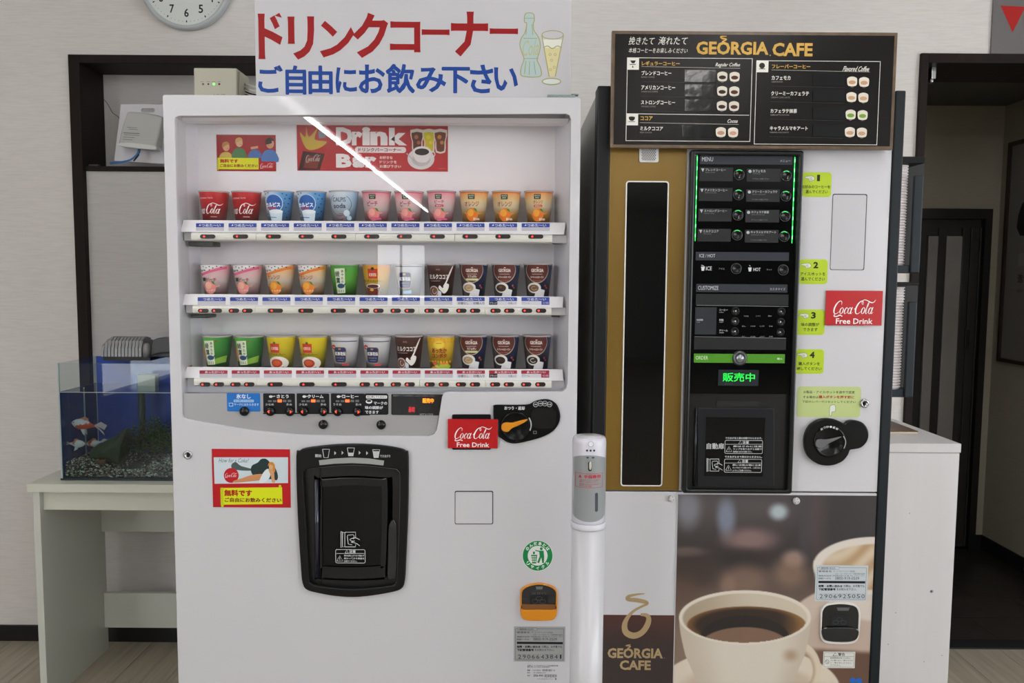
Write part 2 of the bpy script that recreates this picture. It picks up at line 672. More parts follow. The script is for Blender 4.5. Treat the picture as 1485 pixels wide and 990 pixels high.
# wall with the boarded-up opening on the left and the doorway on the right
nx0, nz1 = xz(102, 80); nx0b = xz(113, 500)[0]
nx0 = (nx0 + nx0b) / 2 + 0.004
nx1 = -0.75
dz1 = xz(1400, 87)[1]; dx0 = xz(1337, 130)[0] + 0.01; dx1 = 2.46
T = 0.16
w = MB(PAPER)
w.plate([[(ROOM['x0'], 0), (nx0, 0), (nx0, nz1), (nx1, nz1), (nx1, 0), (dx0, 0), (dx0, dz1), (dx1, dz1), (dx1, 0), (ROOM['x1'], 0), (ROOM['x1'], 2.55), (ROOM['x0'], 2.55)]], YW, YW + T)
struct('wall_back', w)
w = MB(wallpaper('#c9c6c5')); nzi = xz(140, 246)[1] - 0.004
w.box(nx0 + 0.03, nx1 + 0.02, YW + 0.012, YW + 0.10, 0.0, nzi)
w.box(nx0 - 0.02, nx1 + 0.02, YW + T, YW + T + 0.03, nzi - 0.05, nz1 + 0.05)
struct('wall_infill', w)
# dark frame round the old opening, a shallow niche above the infill
fr = MB(DARKWOOD)
iw = 0.038
fr.box(nx0 - 0.002, nx0 + iw, YW - 0.012, YW + T, 0.0, nz1)
fr.box(nx0 + iw, nx1, YW - 0.012, YW + T, nz1 - 0.030, nz1)
fr.box(nx0 + iw, nx1, YW + 0.004, YW + T, nzi, nzi + 0.018)
o = struct('trim_1', fr, bevel=0.002)
fr = MB(BLACK_SAT)
fr.box(nx0 - 0.010, nx0 + 0.004, YW - 0.016, YW, 0.0, nz1 + 0.006)
fr.box(nx0 - 0.010, nx1, YW - 0.016, YW, nz1 - 0.006, nz1 + 0.008)
fr.build('edge_strip', o)
# doorway frame
fr = MB(DARKWOOD)
fr.box(dx0 - 0.024, dx0 + 0.004, YW - 0.014, YW + 0.27, 0.0, dz1 + 0.02)
fr.box(dx0 + 0.004, dx1, YW - 0.014, YW + 0.27, dz1 - 0.014, dz1 + 0.02)
fr.box(dx1 - 0.004, dx1 + 0.024, YW - 0.014, YW + 0.17, 0.0, dz1 + 0.02)
struct('trim_2', fr, bevel=0.002)
fr = MB(BLACK_SAT)
fr.box(dx0 - 0.02, dx1, YW - 0.02, YW + 0.05, -0.002, 0.006)
struct('trim_3', fr)
# baseboard
zb = xz(80, 905.5)[1]
b = MB(mat('#0b0b0d', 0.45, bump=0.05, bscale=300))
b.box(ROOM['x0'], nx0 - 0.012, YW - 0.009, YW, 0, zb); b.box(nx0 + iw, dx0 - 0.03, YW - 0.009, YW, 0, zb)
struct('baseboard_back', b, bevel=0.002)
# the rest of the room: behind and beside the camera
side = mat('#a9a6a1', 0.7, bump=0.1, bscale=200)


def wall_with_windows(name, axis, pos, a0, a1, wins):
    w = MB(side)
    loops = [[(a0, 0), (a1, 0), (a1, 2.55), (a0, 2.55)]] + [[(p, z0), (q, z0), (q, z1), (p, z1)] for p, q, z0, z1 in wins]
    w.plate(loops, 0, 0.12)
    if axis == 'x':
        w.v = [(pos + y, x, z) for x, y, z in w.v]
    else:
        w.v = [(x, pos - y, z) for x, y, z in w.v]
    return struct(name, w)


bw = [(-2.4, -1.5, 1.0, 2.0)]
wall_with_windows('wall_front', 'y', ROOM['y0'], ROOM['x0'], ROOM['x1'], bw)
fill_left = [(-2.9 + i * 2.0, -2.9 + i * 2.0 + 1.8, 0.45, 2.25) for i in range(1)]  # unseen opening, added to let in fill light from the left
wall_with_windows('wall_left', 'x', ROOM['x0'] - 0.12, ROOM['y0'], YW + T, fill_left)
fill_right = [(-6.6 + i * 2.0, -6.6 + i * 2.0 + 1.8, 0.45, 2.25) for i in range(4)]  # unseen openings, made large to brighten the sample cups from the front
wall_with_windows('wall_right', 'x', ROOM['x1'], ROOM['y0'], YW + T, fill_right)
k = 0
for axis, wins in (('y', bw), ('x', fill_right)):
    for p, q, z0, z1 in wins:
        k += 1
        m = MB(mat('#3a3a3c', 0.4))
        m.plate([[(p, z0), (q, z0), (q, z1), (p, z1)], [(p + .04, z0 + .04), (q - .04, z0 + .04), (q - .04, z1 - .04), (p + .04, z1 - .04)]], 0.02, 0.06)
        m.plate([rr((p + q) / 2 - .02, z0 + .03, (p + q) / 2 + .02, z1 - .03, 0)], 0.02, 0.06)
        m.v = [(ROOM['x1'] + y, x, z) for x, y, z in m.v] if axis == 'x' else [(x, ROOM['y0'] - y, z) for x, y, z in m.v]
        struct('window_%d' % k, m)  # after the rear window, these frame the unseen fill openings
m = MB(mat('#ececea', 0.8, bump=0.2, bscale=120))
m.box(ROOM['x0'], ROOM['x1'], ROOM['y0'], YW + T, 2.55, 2.62)
struct('ceiling', m)
# floor: a slab and, in view, greige wood-look planks laid towards the wall
m = MB(mat('#8f877a', 0.4, vary=0.15, vscale=3))
m.box(ROOM['x0'], ROOM['x1'], ROOM['y0'], 0.8, -0.1, 0.0)
m.box(ROOM['x0'], ROOM['x1'], 0.8, YW + 0.02, -0.1, -0.008)
floor = struct('floor', m)
PL = wood('#a59c8b', 'greige_wood_plank', 1, 60, 0.20, 0.35)
pm = {}
for i in range(27):
    x = -2.45 + i * 0.18
    y = 0.8
    L = [0.92, 0.5, 0.7][i % 3]
    while y < YW - 0.001:
        l = min(L, YW - y)
        key = round(l, 3)
        if key not in pm:
            b = MB(PL).box(0.0008, 0.1792, 0.0008, l - 0.0008, -0.008, 0)
            ob = b.build('plank', floor, bevel=0.0008, seg=1)
            pm[key] = ob.data
        else:
            ob = bpy.data.objects.new('plank', pm[key]); COL.objects.link(ob); ob.parent = floor
        ob.location = (x - floor.location.x, y - floor.location.y, -floor.location.z)
        y += l
        L = 0.92

# ------------------------------------------------------------------ back corridor through the doorway
YC, XC = 4.09, 2.475
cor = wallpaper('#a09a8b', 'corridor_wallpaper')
m = MB(cor)
acx0 = W.p(1300, 500, YC).x; acx1 = 2.43; acz = W.p(1400, 303, YC).z
m.plate([[(1.0, 0), (acx0, 0), (acx0, acz), (acx1, acz), (acx1, 0), (XC, 0), (XC, 2.5), (1.0, 2.5)]], YC, YC + 0.1)
m.box(acx0 - .05, XC + .1, YC + 0.1, YC + 0.13, -0.1, 2.5)
struct('wall_corridor_back', m)
m = MB(cor); m.box(XC, XC + 0.1, YW + T, YC + 0.1, -0.1, 2.5); struct('wall_corridor_right', m)
m = MB(cor); m.box(0.9, 1.0, YW + T, YC + 0.6, 0, 2.5); struct('wall_corridor_left', m)
m = MB(mat('#55524b', 0.8, bump=0.1)); m.box(1.0, XC, YW + T, YC, 2.28, 2.36); struct('ceiling_corridor', m)
m = MB(mat('#0e0d0d', 0.5)); m.box(XC - 0.008, XC, YW + 0.28, YC, 0, 0.075); m.box(acx1 + .002, XC - .008, YC - 0.008, YC, 0, 0.075)
struct('baseboard_corridor', m)
m = MB(mat('#171412', 0.5)); m.box(1.0, XC + .15, YW + 0.02, YC + 0.1, -0.1, -0.006); cf = struct('floor_corridor', m)
TILE = mat('#2b2623', 0.32, vary=0.35, vscale=9, bump=0.15, bscale=40)
tm = None
for j in range(5):
    for i in range(4):
        x = 1.0 + i * 0.46 - 0.16 * (j % 3); y = YW + 0.05 + j * 0.215
        if tm is None:
            b = MB(TILE).box(0.0015, 0.4585, 0.0015, 0.2135, -0.006, 0)
            ob = b.build('floor_tile', cf, bevel=0.001, seg=1); tm = ob.data
        else:
            ob = bpy.data.objects.new('floor_tile', tm); COL.objects.link(ob); ob.parent = cf
        ob.location = Vector((x, y, 0)) - cf.location
# folding door at the corridor's end
m = MB(mat('#100e0d', 0.45))
zt = acz
m.box(acx0, acx0 + 0.03, YC - 0.02, YC + 0.06, 0, zt); m.box(acx1 - 0.035, acx1, YC - 0.02, YC + 0.06, 0, zt)
m.box(acx0 + 0.03, acx1 - 0.035, YC - 0.02, YC + 0.06, zt - 0.05, zt)
door = struct('door_1', m)


def dpart(name, x0, y0, x1, y1, d0, d1, c, z0=None):
    a, b_, c0, c1 = W.box(x0, y0, x1, y1, d0)
    mm = MB(c).box(a, b_, d0, d1, c0 if z0 is None else z0, c1)
    mm.v = [tuple(Vector(v) - door.location) for v in mm.v]
    return mm.build(name, door, bevel=0.002)


dk = mat('#242321', 0.5, vary=0.2)
pane = mat('#8f8b89', 0.6, vary=0.1)
dpart('door_leaf', 1300, 316, 1436, 800, YC + 0.02, YC + 0.05, dk, 0.01)
dpart('pale_slat', 1336, 342, 1350, 800, YC + 0.006, YC + 0.02, pane, 0.02)
dpart('pale_slat', 1362, 342, 1385, 800, YC + 0.006, YC + 0.02, pane, 0.02)
for a, b_ in ((1350.5, 1361.5), (1385.5, 1396), (1397, 1409), (1410, 1421)):
    dpart('dark_slat', a, 330, b_, 800, YC + (0.0 if int(a) % 2 else 0.008), YC + 0.02, dk, 0.01)
dpart('handle', 1400, 478, 1406, 506, YC - 0.012, YC, mat('#0a0a0a', 0.3))

# framed poster on the corridor's right wall
RW = Frame(Matrix.Translation((XC, 3.6, 0)) @ Matrix.Rotation(radians(-90), 4, 'Z'))
q0 = RW.p(1463, 207, -0.02); q1 = RW.p(1443.5, 523, -0.02)
x0 = (q0.x + q1.x) / 2; z1 = q0.z; z0 = q1.z; x1 = x0 + 0.52
m = MB(mat('#2a1713', 0.4)).plate([[(x0, z0), (x1, z0), (x1, z1), (x0, z1)], [(x0 + .018, z0 + .018), (x1 - .018, z0 + .018), (x1 - .018, z1 - .018), (x0 + .018, z1 - .018)]], -0.02, 0)
root, G = thing('framed_poster', 'dark framed grey car poster on the right wall of the back corridor', 'poster', RW, ((x0 + x1) / 2, 0, z0))
ox, oz = (x0 + x1) / 2, z0
m.v = [(x - ox, y, z - oz) for x, y, z in m.v]
m.build('frame', root)
wd, hg = (x1 - x0) / 2 - .018, z1 - z0
MB(mat('#77746f', 0.5)).box(-wd, wd, -0.008, 0, .018, hg - .018).build('sheet', root)
a = Art()
a.poly(cm([(-20, 40), (-2, 32), (12, 34), (22, 48), (34, 52), (36, 62), (-20, 64)], 3), '#1c1d20')
a.disc(8, 64, 5, '#0c0c0c'); a.disc(30, 64, 4, '#0c0c0c')
a.rect(-14, 36, 2, 42, '#54585c'); a.rect(-20, 78, 30, 88, '#8b8882')
a.text('進化し続ける', -20, 94, 22, 101, '#2b2b2b', 0.01)
a.text('NEW CAR FOR EVERYONE', -20, 106, 18, 108.5, '#3c3c3c')
a.T = (0, 0, 1)
a.build(flat(-0.02, hg * 0.94, 0.0062, -0.0085), 'print', root)

# grey sign with a red triangle over the doorway
x0, x1, z0, z1 = W.box(1440, -60, 1530, 87, YW - 0.006)
m = MB(mat('#6f6c6c', 0.6)).box(x0, x1, YW - 0.008, YW, z0, z1)
o = m.build('wall_sign', label='grey wall sign with red downward triangle above the doorway', cat='sign')
a = Art()
a.poly([(1451, 8), (1487, 10), (1468.5, 47)], '#b3201c')
a.build(on_plane(Frame(Matrix.Translation(o.location)), YW - 0.0085 - o.location.y), 'red_triangle', o)
# small metal roller catch at the head of the doorway
q = W.p(1350, 116, YW + 0.06)
m = MB(STEEL)
m.box(q.x - .008, q.x + .008, q.y - .02, q.y + .02, q.z, dz1 - 0.014)
m.lathe([(0.0, -.011), (.009, -.006), (.011, 0), (.009, .006), (0, .011)], (q.x, q.y, q.z - .004), 12)
m.build('door_catch', label='small chrome roller catch at the top left of the doorway', cat='catch', bevel=0.001)

# ------------------------------------------------------------------ fluorescent luminaires along the ceiling (their light falls here)
for i, (x, y0, y1, tag_) in enumerate(((-1.42, -9.6, 1.9, 'left'), (0.95, -9.6, 1.9, 'right'))):
    root, G = thing('ceiling_light', 'long white fluorescent light row on the %s side of the ceiling' % tag_, 'light', W, (x, (y0 + y1) / 2, 2.48), 'fluorescent light rows')
    h = (y1 - y0) / 2
    MB(mat('#e8e8e8', 0.5)).box(-.05, .05, -h, h, .03, .07).build('housing', root, bevel=.004)
    MB(glow('#fffdfb', 22.0)).tube([(0, -h + .02, .012), (0, h - .02, .012)], .017, 10).build('tube', root)

# ================================================================== CUP DRINK MACHINE (left)
M1X = -0.3265
m1, A1 = thing('cup_vending_machine', 'wide white cup drink vending machine with three shelves of sample cups', 'vending machine', W, (M1X, 1.87, 0))
HX = 0.4815
ZT = MT
win = [(253, 176), (254, 170.5), (259, 168), (821, 165), (826, 167.5), (828, 173), (823.2, 555), (821, 563), (815, 567.5), (650, 568), (644, 569.5), (641, 575), (633.4, 623.5), (629, 630), (621, 632.5), (530, 632), (490, 631.6), (431, 630), (367, 624), (325, 617.5), (270, 607.5), (265.5, 605.5), (263.8, 601), (263, 551)]
u = lambda L: [(250 + x / 3.959, 630 + y / 3.959) for x, y in L]
port_out = u(cm([(709, 125), (727, 95), (765, 77), (900, 60), (1040, 54), (1180, 60), (1300, 78), (1340, 95), (1356, 130), (1353, 450), (1342, 700), (1334, 840), (1312, 888), (1250, 908), (1150, 925), (1040, 935), (930, 928), (830, 910), (772, 893), (746, 855), (735, 750), (717, 450)], 3))
port_in = u(cm([(752, 245), (762, 212), (800, 196), (1030, 176), (1260, 196), (1296, 212), (1306, 250), (1302, 500), (1290, 800), (1278, 850), (1245, 868), (1040, 886), (840, 868), (800, 852), (785, 815), (768, 500)], 3))
front = [(lambda q: (q.x, q.z))(A1.p(a, b, 0)) for a, b in win]
pi_ = [(lambda q: (q.x, q.z))(A1.p(a, b, 0)) for a, b in port_in]
outer = rr(-HX, 0.10, HX, ZT - .001, .006)
MB(WHITE).plate([outer, front, pi_], 0, 0.115, .0015).build('front_door', m1)
MB(WHITE_FLAT).box(-HX + .004, HX - .004, .115, .75, .06, ZT - .004).build('cabinet_body', m1, bevel=.002)
MB(BLACK_SAT).box(-HX + .02, HX - .02, .02, .72, .012, .10).build('plinth', m1)
for x in (-HX + .06, HX - .06):
    for y in (.06, .68):
        m = MB(mat('#3a3b3d', .5)); m.lathe([(.025, 0), (.025, .006), (.012, .008), (.012, .062)], (x, y, 0), 14); m.build('foot', m1)
MB(mat('#efedf2', .5, bump=.02)).box(-HX + .03, HX - .03, .107, .1145, 1.14, ZT - .045).build('display_backboard', m1)
for px0, px1, sg in ((254.5, 290.5, 1), (826, 803.5, -1)):
    xf, xk = A1.p(px0, 360, .014).x, A1.p(px1, 360, .107).x
    zc0, zc1 = 1.13, A1.p(540, 169, 0).z
    m = MB(mat('#dcdbe2', .45))
    m.add([(x, y, z) for z in (zc0, zc1) for x, y in ((xf, .016), (xk, .1065), (xf, .1065))], [(0, 1, 4, 3), (1, 2, 5, 4), (2, 0, 3, 5), (0, 2, 1), (3, 4, 5)])
    m.build('side_panel', m1)
zc1 = A1.p(540, 168.6, .004).z; zc2 = A1.p(540, 181, .055).z
m = MB(mat('#e2e2e6', .4))
xa_, xb_ = -HX + .03, HX - .03
m.add([(x, y, z) for x in (A1.p(255, 175, 0).x + .001, A1.p(826, 175, 0).x - .001) for y, z in ((.0145, zc1), (.035, zc1 - (zc1 - zc2) * .75), (.055, zc2), (.060, zc2 + .004), (.060, zc1))], [(0, 1, 6, 5), (1, 2, 7, 6), (2, 3, 8, 7), (3, 4, 9, 8), (0, 4, 3, 2, 1), (5, 6, 7, 8, 9)])
m.build('header_cover', m1)
c0 = A1.box(258, 163, 824, 569, .012)
MB(glass((1, 1, 1), 1.45)).box(c0[0], c0[1], .010, .013, c0[2], c0[3]).build('glass_pane', m1)
# grey console under the shelves
con = [(263.5, 570), (640, 570), (633, 623.5), (629, 630), (621, 632.2), (530, 631.7), (490, 631.3), (431, 629.7), (367, 623.7), (325, 617.2), (270, 607.2), (265.8, 605.2), (264, 601)]
MB(mat('#a9a9ab', .3, .25, bump=.03, bscale=500)).ppx(A1, [con], .0065, .0095).build('console', m1)
MB(mat('#cfd3dc', .4)).bpx(A1, 262, 552, 822, 571, .034, .050).build('console_back', m1)

# shelves
TRAY = mat('#0f1012', .5)
RAIL = mat('#eeeee6', .3)
STRIP = mat('#f0eff4', .35)
rows = [dict(st=(266, 820, 320.8), sb=(262, 818, 338), r=(257.5, 824.5, 338, 350.5), cap=(277, 801), br=((273, 309, 350, 357), (802, 817, 346, 353)), rim=275.4, lab0=284.3, labs=47.22, ly=(323.6, 329.4, 334.6), c0=310.8, cs=47.05),
        dict(st=(268, 817, 428), sb=(264.5, 816, 444), r=(259, 822, 444, 456.3), cap=(279, 800), br=((276, 303, 456, 461), (800, 812, 456, 460)), rim=382.3, lab0=286.7, labs=46.95, ly=(430.8, 436.4, 441.8), c0=313.2, cs=46.7),
        dict(st=(271, 816, 533.6), sb=(267, 817, 549.8), r=(263, 819, 549.8, 562), cap=(281, 800), br=(), rim=487.2, lab0=289.4, labs=46.65, ly=(536.8, 541.8, 547.4), c0=315.6, cs=46.3)]
D0, D1, CD = .020, .030, .0695
pairs = [set(), {0, 1, 5, 6, 7, 8, 9, 10}, {0, 1, 5, 6, 7, 8, 9, 10}]
dotm = glow('#ff2a22', 3.2)
for ri, R in enumerate(rows):
    zs1 = A1.p(540, R['st'][2], D1).z; zs0 = A1.p(540, R['sb'][2], D0).z
    R['z'] = zs1 - .006
    xa, xb = A1.p(R['st'][0], R['st'][2], D1).x, A1.p(R['st'][1], R['st'][2], D1).x
    xc, xd = A1.p(R['sb'][0], R['sb'][2], D0).x, A1.p(R['sb'][1], R['sb'][2], D0).x
    MB(TRAY).box(max(xa - .012, -HX + .055), min(xb + .004, HX - .055), D1 + .004, .106, R['z'] - .006, R['z']).build('shelf_tray', m1, bevel=.001)
    m = MB(STRIP)
    m.add([(xc, D0, zs0), (xd, D0, zs0), (xb, D1, zs1), (xa, D1, zs1), (xc, D0 + .005, zs0), (xd, D0 + .005, zs0), (xb, D1 + .004, zs1), (xa, D1 + .004, zs1)],
          [(0, 1, 2, 3), (7, 6, 5, 4), (0, 4, 5, 1), (3, 2, 6, 7), (0, 3, 7, 4), (1, 5, 6, 2)])
    st = m.build('price_strip', m1)
    m = MB(mat('#b9392f' if ri == 2 else '#6a6c70', .4))
    m.add([(xa - .001, D1, zs1), (xc - .001, D0, zs0), (xc - .001, .106, zs0), (xa - .001, .106, zs1 + .001)], [(0, 1, 2, 3)])
    m.build('strip_end', st)
    # labels on the slanted strip
    a = Art()
    for i in range(11):
        x0 = R['lab0'] + i * R['labs']; x1 = x0 + 40.6; y0, ym, y1 = R['ly']
        col = '#a81f3a' if ri == 2 else '#2a47a4'
        a.rect(x0, y0, x1, y1, '#c9c7d2' if not (ri and i > 7) else '#dcdbe2', .8)
        a.rect(x0, y0, x1, ym, col, .8)
        a.text('あったか〜い' if ri == 2 else 'つめた〜い', x0 + 8, y0 + .9, x1 - 5, ym - .7, '#f2f2f6', .015)
        if ri == 0 and i < 11:
            a.poly([(x0 + 4, y0 + 3.8), (x0 + 6, y0 + 1.2), (x0 + 7, y0 + 3.6)], '#f2f2f6')
        if ri and i == 8:
            a.text('砂糖なし', x0 + 2, ym + 1.2, x0 + 17, y1 - .3, '#3b3b45', .01); a.text('砂糖入り', x0 + 24, ym + 1.2, x0 + 40, y1 - .3, '#3b3b45', .01)
        if ri and i == 9:
            a.rect(x0, ym, x0 + 12, y1, '#1b1b22'); a.text('ブラック', x0 + 1, ym + 1.2, x0 + 11, y1 - 1, '#e8e8e8', .01); a.text('砂糖入り', x0 + 28, ym + 1.4, x0 + 39, y1 - .6, '#3b3b45')
        if ri and i == 10:
            a.text('クリーム', x0 + 1, ym + .8, x0 + 12, y1 - 1, '#3b3b45'); a.rect(x0 + 29, ym, x1, y1, col); a.text('砂糖', x0 + 31, ym + 1, x1 - 1, y1 - 1, '#c9b8e0')

    def strip_map(mb, vs, fs, an, L, zs0=zs0, zs1=zs1):
        out = []
        for x, y in vs:
            t = .5
            for _ in range(3):
                q = A1.p(x, y, D0 + (D1 - D0) * t)
                t = (q.z - zs0) / (zs1 - zs0)
            out.append((q.x, D0 + (D1 - D0) * t - .0003 - L * 1e-5, q.z))
        mb.add(out, fs)
    a.build(strip_map, 'temperature_labels', st)
    # rounded button rail
    za, zb_ = A1.p(540, R['r'][3], .012).z, A1.p(540, R['r'][2], .012).z
    xa, xb = A1.p(R['r'][0], R['r'][2], .016).x, A1.p(R['r'][1], R['r'][2], .016).x
    m = MB(mat('#c9c9cc', .4)).box(max(xa, -HX + .03), min(xb, HX - .027), .030, .045, za + .001, zb_ - .0005)
    ra = m.build('rail_backing', m1)
    xa, xb = A1.p(R['cap'][0], R['r'][2], .016).x, A1.p(R['cap'][1], R['r'][2], .016).x
    m = MB(RAIL)
    hz_ = (zb_ - za) / 2; zc = (za + zb_) / 2
    cuts = [xa, xa + (xb - xa) * .176, xa + (xb - xa) * .405, xa + (xb - xa) * .631, xa + (xb - xa) * .815, xb]
    cuts = [xa, xa + (xb - xa) * .18, xa + (xb - xa) * .455, xa + (xb - xa) * .73, xb] if ri == 0 else cuts
    for c_a, c_b in zip(cuts, cuts[1:]):
        MBs = MB(RAIL)
        prof = [(y, z) for y, z in [(.031, -hz_), (.022, -hz_), (.0165, -hz_ * .7), (.015, -hz_ * .2), (.015, hz_ * .3), (.0175, hz_ * .8), (.023, hz_), (.031, hz_)]]
        v = [(x, y, zc + z) for x in (c_a + .0004, c_b - .0004) for y, z in prof]
        MBs.add(v, [(j, j + 1, 9 + j, 8 + j) for j in range(7)] + [(7, 0, 8, 15)] + [tuple(range(8))[::-1], tuple(range(8, 16))])
        MBs.build('rail_segment', ra)
    for bx in R['br']:
        MB(mat('#26302c', .5)).bpx(A1, bx[0], bx[2], bx[1], bx[3], .04, .09).build('shelf_bracket', m1, bevel=.002)
    # selection buttons
    if ri == 0:
        bl = [(300.9 + i * 47.6, 11, i) for i in range(11)]
        by = 342.8
    else:
        by = 450.4 if ri == 1 else 557.3
        pp = [294.5, 313.9, 338.9, 358.4, 399, 443.2, 490.4, 528, 548.6, 573.7, 593.8, 622.8, 643.5, 669, 689, 718.6, 738.6, 764.3, 784.6] if ri == 1 else \
             [297, 316.8, 341.2, 361, 398.7, 445, 491.6, 529, 549.4, 574, 594, 623, 643.5, 668.4, 688.8, 718, 738, 763, 783.6]
        bl = [(x, 11 if 3 < i < 7 else 7.6, i) for i, x in enumerate(pp)]
    for x, hwid, i in bl:
        m = MB(mat('#2b1c1f', .25, coat=.4)); m.ppx(A1, [rr(x - hwid, by - 3.1, x + hwid, by + 3.1, 3.05, 5)], .0125, .0155, .0005, d=.0125)
        bo = m.build('select_button', m1)
        m = MB(dotm); q = A1.p(x - hwid * .45, by, .0125); m.knob(q.x, q.z, .0126, [(.0021, 0), (.0021, .0005), (.0012, .0009), (0, .0010)], 10)
        m.build('red_lamp', bo)

# ------------------------------------------------------------------ sample cups
AH = 120.0


def slice_u(vs, fs, step=10.0):
    lo = min(v[0] for v in vs); hi = max(v[0] for v in vs)
    if hi - lo < step * 1.3:
        return vs, fs
    bm = bmesh.new()
    bv = [bm.verts.new((x, y, 0)) for x, y in vs]
    for f in fs:
        try:
            bm.faces.new([bv[i] for i in f])
        except ValueError:
            pass
    x = (int(lo / step) + 1) * step
    while x < hi - .01:
        bmesh.ops.bisect_plane(bm, geom=bm.verts[:] + bm.edges[:] + bm.faces[:], plane_co=(x, 0, 0), plane_no=(1, 0, 0))
        x += step
    bm.verts.index_update()
    v = [(q.co.x, q.co.y) for q in bm.verts]; f = [tuple(q.index for q in g.verts) for g in bm.faces]
    bm.free()
    return v, f


def on_cup(rt, rb, h):
    def go(mb, vs, fs, an, L):
        vs, fs = slice_u(vs, fs, 5.0)
        arc = lambda k: sqrt(max(0.0, 1 - k * k))
        out = []
        for x, y in vs:
            f = max(0.0, min(1.0, y / AH)); r = rt + (rb - rt) * f + .0002 + L * 2e-5
            k = max(-.995, min(.995, (x - 50) / 50))
            g0 = max(-1, int((k + 1) * 10) / 10 - 1); g1 = min(1, g0 + .1)      # follow the same facets on every layer
            t_ = (k - g0) / max(g1 - g0, 1e-6)
            out.append((r * k, -r * (arc(g0) * (1 - t_) + arc(g1) * t_), h * (1 - f)))
        mb.add(out, fs)
    return go


def fruit(a, x, y, r, c, hi):
    a.line([(x - r * 1.5, y - 12), (x - r, y - 5), (x - r * .6, y - 10)], 3, hi, smooth=3); a.line([(x + r * 1.5, y - 8), (x + r, y - 4), (x + r * .7, y - 12)], 3, hi, smooth=3)
    a.disc(x, y, r, c); a.disc(x - r * .25, y - r * .3, r * .55, hi)
    a.poly([(x + 6, y - r), (x + 16, y - r + 2), (x + 22, y - r + 14), (x + 12, y - r + 10)], '#3c8a3c')


def d_cola(a):
    a.text('ORIGINAL TASTE', 10, 22, 62, 27, '#f4dcdc', .01); a.script(-30, 42, 94, 92, '#f7f2f2', 1.15); a.line([(50, 96), (76, 96)], 2, '#f0c8c8')


def d_lactic(a, soda=False):
    if not soda:
        for x, y in ((12, 8), (24, 5), (74, 8), (86, 12), (94, 24), (82, 26), (92, 44), (86, 58), (94, 72), (84, 82), (90, 96), (8, 22), (10, 84), (6, 98), (78, 44), (14, 110)):
            a.disc(x, y, 2.4, '#1d3f86', n=8)
        a.disc(43, 45, 34, '#b9d6ef', ry=36); a.disc(43, 45, 31, '#2c63b4', ry=33)
        a.text('カルピス', 8, 41, 68, 58, '#ffffff', .04); a.rect(16, 60, 52, 65, '#c43a44', 1)
        a.poly([(22, 78), (76, 72), (72, 118), (30, 118)], '#d6e8f6'); a.disc(49, 75, 28, '#eef5fb', ry=8); a.line([(12, 96), (52, 98)], 2.5, '#24509c')
    else:
        a.ring(46, 48, 42, 1.5, '#48597c', a0=60, a1=235); a.ring(50, 48, 36, 1.5, '#48597c', a0=-60, a1=110)
        a.text('CALPIS', 17, 22, 66, 38, '#2b4a7c', .01); a.text('soda', 18, 44, 66, 62, '#2b4a7c', .02)
        a.text('カルピス', 28, 86, 64, 95, '#b5323c', .03); a.text('ソーダ', 32, 98, 58, 107, '#b5323c', .03)
        a.disc(70, 80, 12, '#cfe2f2'); a.disc(80, 98, 9, '#bcd6ee')


def d_fruit(a, peach, lozenge):
    c1, c2, t = ('#e98582', '#f3aaa0', '#a8324a') if peach else ('#e9791c', '#f6a838', '#c2562a')
    a.rect(0, 2, 100, 5, '#cf4a62' if peach else '#d2582c')
    a.rect(31, 10, 55, 28, '#1f2c24', 1); a.text('MINUTE', 34, 13, 52, 18, '#cfd8c0', .02); a.text('MAID', 36, 20, 50, 25, '#cfd8c0', .02)
    n = 'ピーチ' if peach else 'オレンジ'
    if lozenge:
        a.text(n, 28, 31, 64, 44, t, .02); a.rect(29, 47, 63, 57, '#c2485a' if peach else '#cc5a34', 5); a.text('氷なし', 34, 49, 58, 55, '#f6e4dc', .02)
    else:
        a.text(n, 22 if peach else 17, 35, 62 if peach else 71, 54, t, .02)
    fruit(a, 45, 84, 24, c1, c2)
    if peach:
        a.rect(30, 96, 78, 104, '#c83c72', 2); a.text('ももミックス', 34, 98, 74, 102, '#f8dce4')
    else:
        a.text('果汁30%', 50, 94, 76, 104, '#f8e8d8', .03)


def d_stripe(a, peach):
    c1, c2, t, bnd = ('#ea8f86', '#f3b3a0', '#a8324a', '#e0638a') if peach else ('#e9821c', '#f6ac38', '#b45a2a', '#e8812a')
    a.poly([(0, 0), (96, 0), (0, 34)], '#f1eef0'); a.line([(0, 40), (100, 8)], 9, bnd)
    for x, y in ((10, 8), (22, 6), (34, 10), (46, 6), (58, 11), (70, 5), (14, 24), (28, 20), (8, 32), (46, 18), (82, 8)):
        a.disc(x, y, 2.5, '#23242c', n=6)
    a.text('CALPIS', 5, 17, 28, 23, '#26282c', .02)
    if peach:
        a.rect(12, 48, 27, 62, '#1f2c24', 1)
    a.text('ピーチ' if peach else 'オレンジ', 30 if peach else 12, 48 if peach else 38, 68 if peach else 62, 64 if peach else 54, t, .02)
    fruit(a, 42, 86, 25, c1, c2); a.text('ミックス', 24, 93, 66, 101, '#f6dcd8' if peach else '#f6e8d0', .03)


